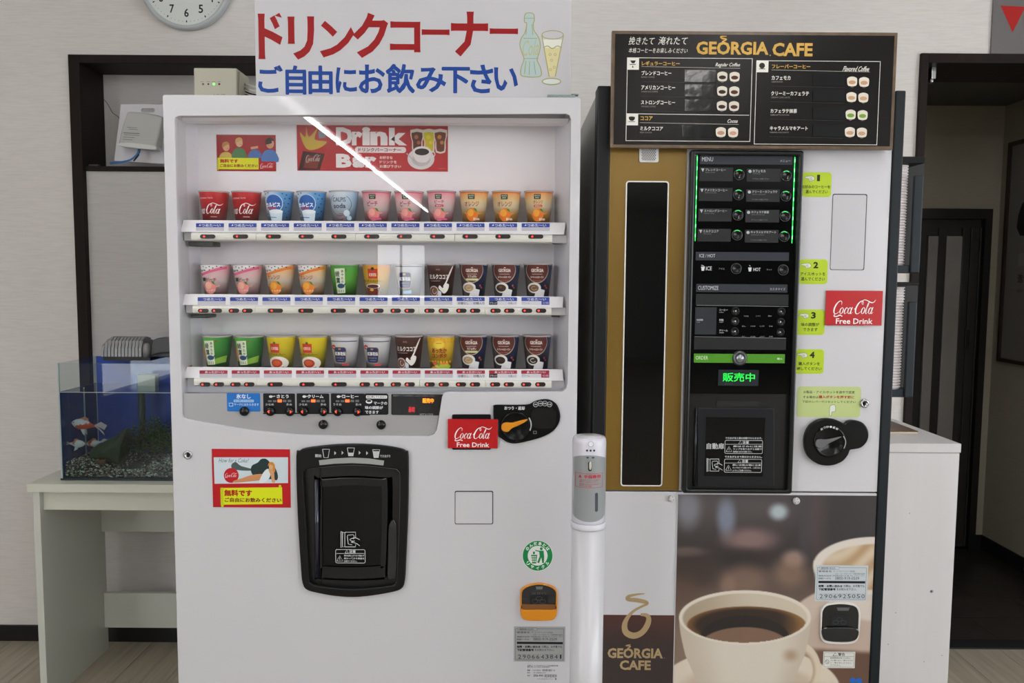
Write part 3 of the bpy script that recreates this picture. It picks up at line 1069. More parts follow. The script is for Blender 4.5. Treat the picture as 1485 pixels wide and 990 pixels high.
def d_tea(a, tilt):
    k = -6 if tilt else 0
    if tilt:
        a.poly([(3, 40), (14, 36), (16, 90), (8, 90)], '#e58a4a'); a.poly([(52, 84), (96, 70), (94, 96), (50, 104)], '#7fae32')
    a.poly([(22 + k, 14), (60 + k, 12), (62 + k, 104), (26 + k, 106)], '#dfe8cc')
    a.text('綾', 24 + k, 22, 41 + k, 44, '#2b4a38', .02); a.text('鷹', 25 + k, 46, 42 + k, 68, '#2b4a38', .02)
    for i, c_ in enumerate('あやたか'):
        a.text(c_, 47 + k, 18 + i * 13, 56 + k, 28 + i * 13, '#2b4a38', .02)
    a.disc(44 + k, 78, 15, '#1d4a78', ry=9); a.line([(56 + k, 76), (64 + k, 68)], 4, '#1d4a78')
    for i in range(4):
        a.line([(30 + k + i * 8, 92), (30 + k + i * 8, 102)], 2.5, '#4c6a50')
    if tilt:
        a.disc(62, 14, 3, '#c23a34', n=10)
    else:
        a.rect(60, 14, 67, 24, '#6a8a3a', 1)


def d_lemon(a, warm):
    a.rect(20, 24, 56, 58, '#cf3a26', 1); a.disc(38, 22, 5, '#5a6a1a', n=10); a.text('紅茶花伝', 24, 36, 52, 48, '#f8e4d0', .02)
    a.text('ガーデンレモンティー', 4, 60, 76, 70, '#4a3414', .02)
    a.disc(48, 98, 42, '#f3ece2', ry=26); a.disc(42, 98, 25, '#b93c1c', ry=16); a.disc(40, 97, 18, '#d2582c', ry=10)
    a.line([(60, 114), (74, 112)], 3, '#5a4030')


def d_lemon_cold(a):
    a.rect(24, 14, 60, 50, '#c93a24', 1); a.disc(42, 14, 6, '#3a2a14', n=10); a.text('紅茶花伝', 28, 30, 56, 42, '#f8e4d0', .02)
    a.text('ガーデンレモンティー', 4, 54, 80, 64, '#3b2a10', .02)
    a.poly([(12, 78), (70, 78), (66, 120), (18, 120)], '#6a2418'); a.disc(41, 78, 29, '#efe8da', ry=9); a.disc(41, 79, 25, '#4a1c16', ry=7)
    a.disc(36, 92, 8, '#e2b23a', ry=5); a.disc(78, 92, 4, '#4a7a2c', n=8)


def d_milk(a, cold):
    y = -10 if cold else 0
    a.rect(0, 14 + y, 100, 17 + y, '#262c5c')
    if not cold:
        a.disc(14, 38, 9, '#c1303a'); a.line([(10, 38), (18, 38)], 3, '#f0d0d0')
    a.rect(14, 36 + y, 64, 96 + y, '#b7a46a', 10); a.rect(16, 38 + y, 62, 94 + y, '#232f66', 9)
    a.disc(38, 44 + y, 6, '#c79a4a', ry=3, n=10); a.text('紅茶花伝', 18, 54 + y, 61, 68 + y, '#f2eee4', .04)
    a.text('ROYAL MILK TEA', 23, 74 + y, 56, 79 + y, '#b9a05a', .01); a.line([(26, 86 + y), (52, 86 + y)], 2, '#7a8ab8')
    if cold:
        a.poly([(30, 96), (66, 92), (66, 104), (30, 106)], '#8cc0e2')
    else:
        a.rect(44, 98, 74, 105, '#c63844', 2)


def d_cocoa(a):
    a.text('のむ', 34, 14, 50, 20, '#b89a8c', .02); a.text('ミルクココア', 8, 34, 82, 52, '#f2ece6', .03); a.line([(12, 58), (50, 58)], 1.5, '#bda89c')
    a.line([(92, 4, .6), (84, 30, 1), (74, 60, 1), (64, 80, 1.6)], 5, '#f0eae4', smooth=3)
    a.poly(cm([(48, 74), (60, 84), (72, 68), (84, 72), (80, 92), (66, 104), (52, 94), (42, 84)], 3), '#f3eee8')
    a.disc(22, 96, 20, '#cfc4be'); a.disc(22, 96, 16, '#7a4a38'); a.ring(24, 96, 10, 2.5, '#d8c8be', a0=0, a1=250)
    a.poly([(42, 92), (54, 98), (54, 120), (38, 120)], '#dfe2ec')


def d_corn(a):
    random.seed(5)
    for x in range(2, 100, 12):
        for y in (4, 14, 86):
            a.rect(x, y, x + 7, y + 7, '#f0b428', 2)
    a.ring(46, 26, 26, 3, '#f5a53a', a0=180, a1=360); a.disc(46, 28, 20, '#f7d84a', ry=14); a.line([(36, 22), (56, 22)], 3, '#d88a1c')
    a.text('あったか', 18, 40, 76, 58, '#9a3c1a', .05); a.text('コンポタ', 18, 59, 76, 76, '#9a3c1a', .05)
    a.disc(60, 108, 34, '#b7cf3c', ry=12); a.disc(28, 96, 8, '#e35a4a'); a.disc(44, 98, 6, '#7aa83a'); a.rect(50, 92, 84, 100, '#e2862c', 2); a.disc(30, 112, 18, '#f2c43a', ry=6)


def d_coffee(a, kind):
    a.poly([(0, 0), (12, 0), (26, 60), (28, 120), (8, 120)], '#3a3033')
    a.disc(46, 22, 40, '#b7a78e', ry=43); a.disc(46, 20, 38, '#5b201c', ry=42)
    a.rect(4, -24, 88, 1, '#5b201c')
    a.text('GEORGIA', 24, 14, 68, 26, '#f2e8dc', .03); a.line([(43, 12), (47, 9), (50, 12)], 2, '#f2e8dc')
    a.line([(26, 33), (64, 33)], 2, '#c8a898')
    if kind == 'latte':
        a.text('カフェオレ', 30, 37, 64, 46, '#f2e8dc', .03); a.rect(22, 49, 70, 56, '#cfd8a0', 3)
    else:
        a.text('スペシャルロースト', 20, 40, 70, 48, '#f2e8dc', .02); a.text('SPECIAL ROAST', 28, 53, 62, 58, '#c05a48', .01)
    a.poly([(44, 82), (78, 90), (74, 120), (30, 120)], '#e2e2e6')
    a.disc(34, 82, 27, '#e8e4de', ry=19)
    cc = {'latte': ('#b99a78', '#d8c0a0'), 'black': ('#2a1c18', '#4a3a30'), 'swirl': ('#2a1f1e', '#cfc4bc'), 'ice': ('#7a5a40', '#b89878'), 'dark': ('#3a2418', '#6a4a34')}[kind]
    a.disc(32, 83, 20, cc[0], ry=13)
    if kind in ('swirl', 'latte', 'ice'):
        a.ring(33, 83, 12, 3, cc[1], ry=8, a0=20, a1=290)
    else:
        a.disc(28, 80, 7, cc[1], ry=4)
    a.disc(78, 74, 4, '#a03c2c', n=8); a.disc(84, 82, 3.5, '#a03c2c', n=8)


PK = [(0, '#eda9b0'), (.2, '#ee8f9c'), (.45, '#f4dcdc'), (.75, '#f1c3c6'), (1, '#e87f92')]
OR = [(0, '#ee9a3a'), (.3, '#f4b860'), (.55, '#f8e6c4'), (.72, '#f4d9a0'), (1, '#e88a1e')]
cup_kinds = {
    'cola': (mat('#c40f1c', .35), d_cola), 'lactic': (ramp_mat([(0, '#dbe8f2'), (.35, '#bcd8ee'), (.7, '#5fa4dc'), (1, '#4f93d2')], 'X'), d_lactic),
    'soda': (ramp_mat([(0, '#dfe9f0'), (.6, '#d3e3ef'), (1, '#8fbce0')], 'X'), lambda a: d_lactic(a, True)),
    'peach': (ramp_mat(PK), lambda a: d_fruit(a, True, False)), 'peach2': (ramp_mat(PK), lambda a: d_fruit(a, True, True)),
    'orange': (ramp_mat(OR), lambda a: d_fruit(a, False, False)), 'orange2': (ramp_mat(OR), lambda a: d_fruit(a, False, True)),
    'pstripe': (ramp_mat([(0, '#f0a8b0'), (.5, '#f6e0e0'), (1, '#eda0ac')]), lambda a: d_stripe(a, True)),
    'ostripe': (ramp_mat([(0, '#e99a30'), (.5, '#f7e8d2'), (1, '#f0a43c')]), lambda a: d_stripe(a, False)),
    'tea': (ramp_mat([(0, '#4fa63c'), (.5, '#6cc048'), (1, '#3f9a3a')]), lambda a: d_tea(a, False)),
    'tea2': (ramp_mat([(0, '#5db83a'), (.5, '#4aa23c'), (1, '#1f7a32')], 'X'), lambda a: d_tea(a, True)),
    'lemon': (ramp_mat([(0, '#e2d23a'), (1, '#e6cf1c')]), lambda a: d_lemon(a, True)),
    'lemon2': (ramp_mat([(0, '#f2e2a8'), (.5, '#eec23a'), (1, '#e0942a')]), d_lemon_cold),
    'milk': (mat('#dfe0e4', .35), lambda a: d_milk(a, False)), 'milk2': (mat('#ccd0d6', .25, .2), lambda a: d_milk(a, True)),
    'cocoa': (mat('#45201a', .35), d_cocoa), 'corn': (mat('#efc534', .35), d_corn),
    'latte': (mat('#1e2b52', .35), lambda a: d_coffee(a, 'latte')), 'black': (mat('#1e2b52', .35), lambda a: d_coffee(a, 'black')),
    'swirl': (mat('#1e2b52', .35), lambda a: d_coffee(a, 'swirl')), 'ice': (mat('#1e2b52', .35), lambda a: d_coffee(a, 'ice')), 'dark': (mat('#1e2b52', .35), lambda a: d_coffee(a, 'dark'))}
CLEAR = mat('#cfc9cc', .15, coat=.3)
proto = {}
shelf_names = ('top', 'middle', 'bottom')
layout = [['cola', 'cola', 'lactic', 'lactic', 'soda', 'peach', 'peach', 'peach2', 'orange', 'orange', 'orange2'],
          ['pstripe', 'pstripe', 'ostripe', 'ostripe', 'tea', 'lemon2', 'milk2', 'cocoa', 'latte', 'dark', 'ice'],
          ['tea2', 'tea2', 'lemon', 'lemon', 'milk', 'milk', 'cocoa', 'corn', 'latte', 'black', 'swirl']]
looks = {'cola': 'red cola sample cup with white script', 'lactic': 'pale blue dotted sample cup with blue disc', 'soda': 'white and pale blue soda sample cup with arcs',
         'peach': 'pink peach juice sample cup', 'peach2': 'pink peach sample cup with an extra red lozenge', 'orange': 'orange juice sample cup', 'orange2': 'orange juice sample cup with an extra red lozenge',
         'pstripe': 'pink peach sample cup with dotted corner', 'ostripe': 'orange sample cup with dotted corner', 'tea': 'green tea sample cup with pale upright label', 'tea2': 'green tea sample cup with slanted pale label',
         'lemon': 'yellow lemon tea sample cup', 'lemon2': 'orange lemon tea sample cup with dark tea glass', 'milk': 'white milk tea sample cup with navy patch', 'milk2': 'silvery milk tea sample cup with navy patch',
         'cocoa': 'dark brown milk cocoa sample cup', 'corn': 'yellow corn soup sample cup', 'latte': 'navy coffee sample cup with a pale green lozenge', 'dark': 'navy iced coffee sample cup', 'ice': 'navy iced coffee sample cup with pale coffee',
         'black': 'navy coffee sample cup showing black coffee', 'swirl': 'navy coffee sample cup showing a cream swirl'}
order = ['leftmost', 'second from left', 'third from left', 'fourth from left', 'fifth from left', 'middle one', 'fifth from right', 'fourth from right', 'third from right', 'second from right', 'rightmost']
for ri, R in enumerate(rows):
    for i, kd in enumerate(layout[ri]):
        px_ = R['c0'] + R['cs'] * i
        rimy = R['rim'] + (0.012 * (px_ - 540)) * -.1
        top = A1.p(px_, rimy, CD - .036)
        wr = (A1.p(px_ + 20.8, rimy, CD).x - A1.p(px_ - 20.8, rimy, CD).x) / 2
        cx = A1.p(px_, rimy + 20, CD).x
        h = top.z - R['z'] - .0005
        label = '%s, %s of the %s shelf' % (looks[kd], order[i], shelf_names[ri])
        gkey = (kd, ri)
        grp = 'sample cups on the %s shelf' % shelf_names[ri]
        F2 = A1.at(cx, CD, R['z'] + .0005)
        if gkey not in proto:
            bm_, art_f = cup_kinds[kd]
            rt, G = thing('sample_cup', label, 'cup', A1, (cx, CD, R['z'] + .0005), grp)
            rb = wr * .74
            m = MB(bm_); m.lathe([(rb * .8, .003), (rb * .97, .003), (rb, 0), (wr - .0002, h * .965)], (0, 0, 0), 36); m.f.pop(); m.mi.pop(); m.sm.pop()
            m.add([(wr * .9 * cos(2 * pi * k / 36), wr * .9 * sin(2 * pi * k / 36), h * .95) for k in range(36)], [tuple(range(36))])
            m.build('body', rt)
            m = MB(CLEAR); m.lathe([(wr - .0006, h * .955), (wr + .0002, h * .958), (wr + .0002, h * .985), (wr + .0014, h * .988), (wr + .0014, h), (wr - .0012, h), (wr - .0016, h * .955)], (0, 0, 0), 36, cap=False); m.build('rim', rt)
            a = Art(); art_f(a)
            a.build(on_cup(wr, rb, h * .965), 'printed_sleeve', rt)
            proto[gkey] = rt
        else:
            src = proto[gkey]
            rt = src.copy(); COL.objects.link(rt); rt.matrix_world = F2.M; rt['label'] = label
            for ch in list(src.children):
                c_ = ch.copy(); COL.objects.link(c_); c_.parent = rt

# ------------------------------------------------------------------ banners inside the display
Yb = .1058
def card(name, F, pts_box, d, col, label, cat='sign', th=.001, group=None):
    x0, x1, z0, z1 = F.box(*pts_box, d)
    o_ = thing(name, label, cat, F, ((x0 + x1) / 2, d, z0), group)
    hw = (x1 - x0) / 2
    MB(ink(col)).box(-hw, hw, 0, th, 0, z1 - z0).build('sheet', o_[0])
    return o_


root, G = card('small_poster', A1, (314.2, 195.4, 400, 248), Yb, '#a01f26', 'small red vintage poster with three young people, inside the display top left', 'poster')
a = Art().z(230, 130, 4.713)
def person(a, x, y, s, hair, skin, shirt, flip=1):
    a.poly(cm([(x - 48 * s, y + 110 * s), (x - 40 * s, y + 55 * s), (x - 8 * s, y + 38 * s), (x + 30 * s, y + 48 * s), (x + 50 * s, y + 110 * s)], 3), shirt)
    a.disc(x, y + 4 * s, 23 * s, skin, ry=28 * s); a.poly(cm([(x - 27 * s, y + 8 * s), (x - 24 * s, y - 24 * s), (x + 4 * s, y - 34 * s), (x + 24 * s, y - 16 * s), (x + 8 * s, y - 12 * s), (x - 12 * s * flip, y - 2 * s)], 3), hair)
    a.line([(x + 6 * s * flip, y + 16 * s), (x + 14 * s * flip, y + 14 * s)], 3 * s, '#a0504a')
person(a, 462, 388, 1.0, '#b8843c', '#d8a27c', '#cdb45a')
person(a, 552, 360, 1.0, '#caa05a', '#dcab86', '#4c7a4c')
a.poly(cm([(610, 465), (640, 410), (690, 420), (700, 465)], 3), '#4a6fae')
person(a, 762, 366, 1.15, '#3a2a22', '#d39b78', '#4f7ab8', -1)
a.line([(630, 400), (680, 392)], 16, '#cf9a78')
a.rect(404, 466, 684, 544, '#dde01c'); a.rect(402, 480, 410, 550, '#d0d41c')
a.text('無料です', 420, 474, 544, 500, '#b01c1c', .045); a.text('ご自由にお飲みください', 420, 508, 678, 530, '#8c2a10', .035)
a.rect(684, 490, 797, 548, '#b5161e'); a.script(692, 500, 786, 540, '#f2e6e6')
a.build(on_plane(G, -.0002), 'print', root)

root, G = card('drink_banner', A1, (430.8, 182, 649.5, 248), Yb, '#b3242b', 'long red drink bar banner with glasses and coffee cup, inside the display')
a = Art().z(360, 0, 2.97)
a.poly([(236, 650), (330, 662), (308, 732), (216, 732)], '#3a1a16'); a.poly([(250, 668), (312, 676), (296, 726), (238, 722)], '#7a2c1c')
a.script(246, 664, 312, 700, '#dcd8d8')
a.poly(cm([(222, 570), (246, 590), (250, 545), (262, 590), (300, 550), (286, 600), (340, 610), (300, 640), (250, 640)], 3), '#c9a83c')
a.poly([(300, 566), (330, 562), (334, 592), (306, 596)], '#8b8f9a')
for w_, x0, y0, x1, y1 in (('D', 378, 548, 450, 626), ('r', 446, 566, 492, 626), ('i', 490, 546, 526, 626), ('n', 526, 566, 600, 626), ('k', 606, 550, 684, 626), ('B', 378, 662, 446, 722), ('a', 448, 674, 500, 722), ('r', 504, 674, 552, 722)):
    a.text(w_, x0, y0, x1, y1, '#ece6e6', .055)
a.rect(460, 632, 680, 658, '#e9dcdc', 12); a.text('ドリンクバーコーナー', 474, 637, 658, 653, '#7a1c22', .035)
for i, t in enumerate(('お好きな', 'ドリンクを', 'お選び下さい')):
    a.text(t, 566, 672 + i * 19, 622 + i * 18, 685 + i * 19, '#ecd8d8', .02)
for x, c1, c2 in ((728, '#5a2c1c', '#a8623a'), (780, '#c8b814', '#dccb2a'), (828, '#6a3418', '#c47a2a')):
    a.poly(cm([(x - 30, 560), (x + 28, 560), (x + 22, 610), (x + 20, 656), (x - 20, 656), (x - 22, 610)], 2), '#d8cfc4'); a.poly(cm([(x - 25, 572), (x + 23, 572), (x + 17, 612), (x + 15, 650), (x - 15, 650), (x - 18, 612)], 2), c1)
    a.disc(x - 4, 590, 9, c2); a.disc(x + 6, 614, 8, c2)
a.disc(744, 684, 58, '#d8d4d4', ry=46); a.disc(744, 688, 40, '#c2bdbd', ry=28); a.poly(cm([(710, 645), (786, 645), (776, 690), (752, 700), (722, 690)], 3), '#e2dede'); a.disc(748, 650, 38, '#e6e2e2', ry=20); a.disc(748, 654, 31, '#2a1512', ry=15); a.ring(792, 664, 14, 4, '#dedada', n=16)
a.line([(682, 660), (735, 712)], 4, '#b8b4b4')
a.text('Coca-Cola', 820, 722, 850, 728, '#d89090')
a.build(on_plane(G, -.0002), 'print', root)

root, G = card('coke_poster', A1, (308, 651, 421, 735.5), -.0012, '#b5121c', 'red vintage poster with reclining woman beside the delivery port')
root.name = 'vintage_poster'
a = Art().z(250, 630, 3.959)
a.poly([(237, 130), (664, 130), (664, 278), (242, 282)], '#c9d6de'); a.text('How for a Coke!', 268, 136, 436, 160, '#5a6068', .0, .3)
a.poly(cm([(340, 170), (365, 158), (395, 180), (470, 200), (466, 206), (400, 206), (345, 196)], 3), '#4a5a5a')
a.poly(cm([(455, 180), (490, 160), (510, 140), (540, 140), (565, 165), (590, 190), (606, 235), (598, 262), (560, 255), (500, 262), (455, 222)], 3), '#1f3434')
a.disc(338, 234, 43, '#b81824'); a.script(300, 218, 372, 248, '#f2dede')
a.poly(cm([(350, 266), (400, 250), (455, 232), (520, 226), (540, 250), (500, 262), (430, 270), (360, 276)], 3), '#c98a5c')
a.poly(cm([(500, 262), (524, 215), (548, 196), (566, 212), (556, 250), (530, 274), (502, 276)], 3), '#dbe4ea')
a.poly(cm([(552, 200), (572, 186), (584, 214), (586, 250), (590, 274), (572, 272), (566, 236)], 3), '#d09a6c')
a.disc(566, 184, 12, '#d8a57c', ry=15); a.poly(cm([(548, 180), (556, 160), (576, 158), (588, 176), (590, 214), (578, 206), (576, 180), (562, 172)], 3), '#c98632')
a.poly([(276, 306), (630, 302), (632, 398), (278, 402)], '#d4de14'); a.rect(278, 304, 294, 416, '#c2cc14', 6); a.disc(618, 296, 8, '#c2cc14')
a.text('無料です', 298, 316, 458, 354, '#a81c14', .045); a.text('ご自由にお飲みください', 300, 362, 626, 388, '#7a2c10', .035)
a.build(on_plane(G, -.0002), 'print', root)


def cola_card(F, box_, d, label):
    root, G = card('free_drink_card', F, box_, d, mat('#b5141a', .3, spec=.4, bump=.04, bscale=60), label, 'sign', .0015)
    x0, y0, x1, y1 = box_
    w_, h_ = x1 - x0, y1 - y0
    a = Art()
    a.script(x0 + .11 * w_, y0 + .25 * h_, x0 + .89 * w_, y0 + .75 * h_, '#f4f0f0', 1.05)
    a.text('Free Drink', x0 + .18 * w_, y0 + .80 * h_, x0 + .83 * w_, y0 + .96 * h_, '#f4f0f0', .016)
    a.build(on_plane(G, -.0002), 'lettering', root)


MB(BLACK).ppx(A1, [rr(655.5, 600.8, 711.8, 652, 2)], -.004, .001, .001).build('bill_slot', m1)
cola_card(A1, (649.4, 607.6, 721.8, 649.8), -.0062, 'red free drink card over the bill slot of the cup machine')

# ------------------------------------------------------------------ console prints, buttons and knobs
a = Art().z(240, 460, 4.713)
Wt = '#eceef2'
a.rect(420, 518, 648, 643, '#1f6fc0', 8); a.text('氷なし', 484, 524, 582, 556, Wt, .02); a.rect(466, 562, 604, 580, '#9fc4e6', 5); a.text('先に押してください', 472, 565, 598, 577, '#1f5ca8', .01)
a.frame(434, 584, 462, 608, 3, '#d8e6f4', 2); a.text('マークにはたらきます', 468, 587, 638, 604, '#dbe8f6', .01)
for x0, x1, t, l, r_ in ((668, 886, 'さとう', '少なめ', '多め'), (897, 1120, 'クリーム', '少なめ', '多め'), (1131, 1360, 'コーヒー', 'うすめ', '濃いめ')):
    a.rect(x0, 520, x1, 652, '#0c0d10', 8)
    a.text(t, x0 + (x1 - x0) * (.42 if t == 'さとう' else .33), 528, x0 + (x1 - x0) * (.80 if t == 'さとう' else .82), 552, Wt, .03)
    a.disc(x0 + 52, 541, 13, '#d6d8da', ry=9, n=12); a.line([(x0 + 62, 540), (x0 + 82, 538)], 5, '#d6d8da')
    for k in range(5):
        if k != 2:
            xx = x0 + 33 + k * 33.5
            a.rect(xx, 566 - (1 if k > 2 else 0) * 3, xx + 25, 579, '#6b6c6c')
    a.text(l, x0 + 15, 587, x0 + 72, 603, '#c8cacc', .01); a.text(r_, x1 - 60, 587, x1 - 22, 603, '#c8cacc', .01)
a.line([(668, 656), (1480, 656)], 9, '#0c0d10')
a.rect(1368, 520, 1514, 652, '#0c0d10', 0)
a.z(530, 460, 4.641)
a.poly(rr(-20, 515, 155, 655, 12), '#0c0d10'); a.line([(30, 655), (-60, 655)], 9, '#0c0d10')
a.rect(4, 525, 146, 546, '#e4e4e4', 6); a.text('先に押してください', 10, 529, 140, 542, '#16171a', .02)
a.disc(24, 566, 22, '#e4e6e8', ry=14); a.disc(24, 562, 16, '#0c0d10', ry=7); a.text('マークの', 56, 566, 146, 588, Wt, .02); a.text('味の調節が', -2, 596, 118, 618, Wt, .02); a.text('できます', -2, 627, 90, 648, Wt, .02)
a.poly([(174, 520), (178, 516), (522, 518), (494, 660), (180, 656), (174, 650)], '#08090b')
a.text('調理中ランプの点灯時は、しばらくお待ちください', 186, 521, 468, 533, '#a8aab0', .01)
a.rect(186, 540, 462, 648, '#15171c'); a.text('HOT & COLD', 366, 646, 456, 659, '#d8dadc', .03); a.disc(206, 626, 8, '#2b2e33')
a.rect(358, 606, 436, 634, '#2a2c30')
a.build(on_plane(A1, .0062), 'console_print', m1)
a = Art().z(240, 460, 4.713)
am = glow('#ff5a2a', 1.6)
for x0 in (668, 897, 1131):
    a.rect(x0 + 98, 561, x0 + 127, 580, am)
a.build(on_plane(A1, .0035), 'level_lamps', m1)
a = Art().z(530, 460, 4.641)
a.text('販売中', 384, 544, 460, 577, glow('#ff8a1e', 2.2), .04); a.text('品切', 290, 602, 332, 638, glow('#d8202a', .9), .06)
a.build(on_plane(A1, .0035), 'display_digits', m1)
MB(glass((.8, .8, .82), 1.5)).ppx(A1, [[(568, 571.2), (641, 571.6), (636, 602), (568.5, 601.5)]], .002, .003).build('display_window', m1)
for x, y in ((353, 597), (391, 597), (420, 597), (440, 597), (469, 597), (489.5, 597), (518, 597.2), (467.8, 616.3), (552.3, 616.3)):
    pass
kn = [(353.4, 596.6, 0), (391.3, 596.8, -1), (419.5, 597, 1), (440, 597, -1), (468.3, 597, 1), (489, 597, -1), (517.8, 597.3, 1), (468, 615.8, 0), (552.3, 616.3, 0)]
for x, y, s_ in kn:
    q = A1.p(x, y, 0); r = .0112
    m = MB(mat('#0b0c0e', .15, spec=.4)); m.knob(q.x, q.z, .0062, [(r, 0), (r, .003), (r * .9, .007), (r * .5, .0095), (0, .0102)], 24); ko = m.build('push_knob', m1)
    if s_:
        a = Art(); a.poly([(x + s_ * 1.0, y - 2.4), (x + s_ * 1.0, y + 2.4), (x + s_ * 3.6, y)] if s_ > 0 else [(x - 1.0, y - 2.4), (x - 1.0, y + 2.4), (x - 3.6, y)], glow('#ff3a1e', 1.8))
        a.build(on_plane(A1, -.0042), 'red_arrow', ko)

# delivery port
PB = mat('#0c0d0e', .35, bump=.06, bscale=700, spec=.3)
MB(PB).ppx(A1, [port_out, port_in], -.010, .0, .003).build('port_bezel', m1)
MB(mat('#08090a', .5)).ppx(A1, [port_in], .100, .105, d=0).build('port_recess', m1)
MB(mat('#0a0b0c', .4)).ppx(A1, [port_in, u(cm([(812, 260), (830, 250), (1030, 238), (1230, 250), (1262, 262), (1262, 500), (1250, 800), (1238, 832), (1030, 842), (830, 830), (815, 800)], 3))], .004, .05, d=0).build('port_lining', m1)
dr = u(cm([(848, 268), (862, 256), (1030, 246), (1205, 254), (1232, 266), (1234, 500), (1222, 800), (1212, 822), (1030, 832), (870, 824), (846, 812)], 3))
dw = u(cm([(856, 310), (866, 296), (1030, 286), (1190, 292), (1208, 304), (1207, 500), (1198, 740), (1190, 758), (1030, 766), (870, 760), (856, 748)], 3))
pd = MB(mat('#0f1115', .22)).ppx(A1, [dr, dw], .002, .014, .002, d=.002).build('port_door', m1)
MB(GLOSS_BLACK).ppx(A1, [dw], .006, .010, d=.004).build('door_window', pd)
m = MB(mat('#2b2c3a', .18, .4, coat=.5)); q0 = A1.p(250 + 826 / 3.959, 630 + 256 / 3.959, .006); q1 = A1.p(250 + 832 / 3.959, 630 + 818 / 3.959, .006)
m.tube([tuple(q0), tuple(q1)], .0062, 14); m.build('hinge_rod', pd)
m = MB(mat('#1d1e20', .12, coat=.5)); m.ppx(A1, [u(cm([(1244, 520), (1284, 516), (1282, 800), (1268, 826), (1236, 822), (1238, 700)], 3))], -.002, .006, .001); m.build('door_grip', m1)
m = MB(mat('#9a9c9a', .3)); m.ppx(A1, [u([(841, 148), (930, 137), (1030, 132), (1130, 137), (1215, 150), (1211, 177), (1130, 168), (1030, 163), (930, 167), (845, 176)])], -.0112, -.0095); m.build('lamp_strip', m1)
a = Art().z(250, 630, 3.959)
Lg = '#c6c9cc'
def glassicon(a, x0, x1, y0, y1, fill, w_=4):
    a.line([(x0, y0), (x0 + 8, y1), (x1 - 8, y1), (x1, y0), (x0, y0)], w_, Lg)
    if fill:
        yy = y1 - (y1 - y0) * fill; a.poly([(x0 + 8 * (yy - y0) / (y1 - y0), yy), (x1 - 8 * (yy - y0) / (y1 - y0), yy), (x1 - 9, y1), (x0 + 9, y1)], Lg)
glassicon(a, 862, 902, 84, 132, 0); glassicon(a, 1004, 1045, 76, 122, .4); glassicon(a, 1150, 1190, 86, 132, .8)
for x, y in ((930, 106), (972, 104), (1070, 104), (1113, 106)):
    a.poly([(x, y - 11), (x + 11, y), (x, y + 11)], Lg)
a.text('開始', 820, 112, 856, 130, Lg, .02); a.text('できあがり', 1192, 115, 1251, 131, Lg, .02)
a.build(on_plane(A1, -.0104), 'bezel_print', m1)
a = Art().z(250, 630, 3.959)
def handicon(a, ox, oy, k, lc):
    T_ = lambda pts: [(ox + x * k, oy + y * k) for x, y in pts]
    a.line(T_([(0, 0), (0, 92), (22, 86), (22, 8), (0, 0)]), 3.5 * k, lc); a.line(T_([(8, 4), (8, 88)]), 4 * k, lc)
    a.line(T_([(22, 4), (84, 4), (84, 34)]), 3.5 * k, lc); a.line(T_([(22, 88), (84, 88), (84, 74)]), 3.5 * k, lc)
    a.line(T_([(36, 28), (42, 72), (64, 76)]), 3.5 * k, lc); a.line(T_([(36, 28), (40, 20), (70, 18), (76, 26), (72, 44)]), 3.5 * k, lc)
    a.line(T_([(108, 48), (84, 36), (52, 44), (60, 54), (80, 54)]), 3.5 * k, lc, smooth=3); a.line(T_([(80, 54), (58, 62), (84, 66), (108, 82)]), 3.5 * k, lc, smooth=3)
def caution(a, x0, y0, x1, y1, lc, t1, lines, w_=3):
    a.frame(x0, y0, x1, y1, w_, lc, 10); h_ = (y1 - y0)
    a.line([(x0, y0 + h_ * .3), (x1, y0 + h_ * .3)], w_ * .8, lc)
    xm = (x0 + x1) / 2; u_ = h_ * .1
    a.line([(xm - h_ * .38, y0 + h_ * .26), (xm - h_ * .26, y0 + h_ * .06), (xm - h_ * .14, y0 + h_ * .26), (xm - h_ * .38, y0 + h_ * .26)], w_ * .7, lc); a.text('注意', xm - h_ * .08, y0 + h_ * .05, xm + h_ * .38, y0 + h_ * .27, lc, .03)
    xx = x0 + h_ * .32
    a.line([(xx - h_ * .22, y0 + h_ * .84), (xx, y0 + h_ * .46), (xx + h_ * .22, y0 + h_ * .84), (xx - h_ * .22, y0 + h_ * .84)], w_, lc); a.line([(xx, y0 + h_ * .58), (xx, y0 + h_ * .76)], w_, lc)
    for i, t in enumerate(lines):
        yy = y0 + h_ * (.38 + .2 * i); a.text(t, x0 + h_ * .62, yy, x1 - (6 if i < len(lines) - 1 else (x1 - x0) * .28), yy + h_ * .14, lc, .02)
handicon(a, 968, 556, 1.0, '#c9cccf')
caution(a, 936, 658, 1108, 738, '#c9cccf', '', ('扉は出来上がりまで開かず', '終わってから商品を', 'お取りください。'))
a.build(on_plane(A1, .0038), 'door_print', pd)

# lock, service hatch, coin panel, emblem, coin return, plates
q = A1.p(272.5, 659.3, 0)
m = MB(STEEL); m.knob(q.x, q.z, 0, [(.0105, 0), (.0105, .002), (.0085, .0035), (.006, .0035), (.0055, .002), (0, .002)], 24); lk = m.build('lock', m1)
MB('#1c1d1f').box(q.x - .0012, q.x + .0012, -.0042, -.002, q.z - .004, q.z + .004).build('keyhole', lk)
b_ = rr(659.5, 711.5, 715.3, 760, 2.2)
MB(mat('#3a3b3e', .5)).ppx(A1, [b_], -.0004, .0002).build('hatch_gap', m1)
MB(WHITE).ppx(A1, [rr(660.4, 713.2, 713.9, 759, 1.8)], -.0014, .0, .0005).build('service_hatch', m1)
coin = cm([(519, 140), (527, 122), (600, 121), (700, 121), (755, 116), (790, 97), (850, 84), (900, 92), (938, 125), (957, 185), (946, 245), (905, 297), (830, 335), (740, 360), (665, 374), (612, 366), (570, 340), (552, 318), (552, 222), (528, 218), (520, 205)], 3)
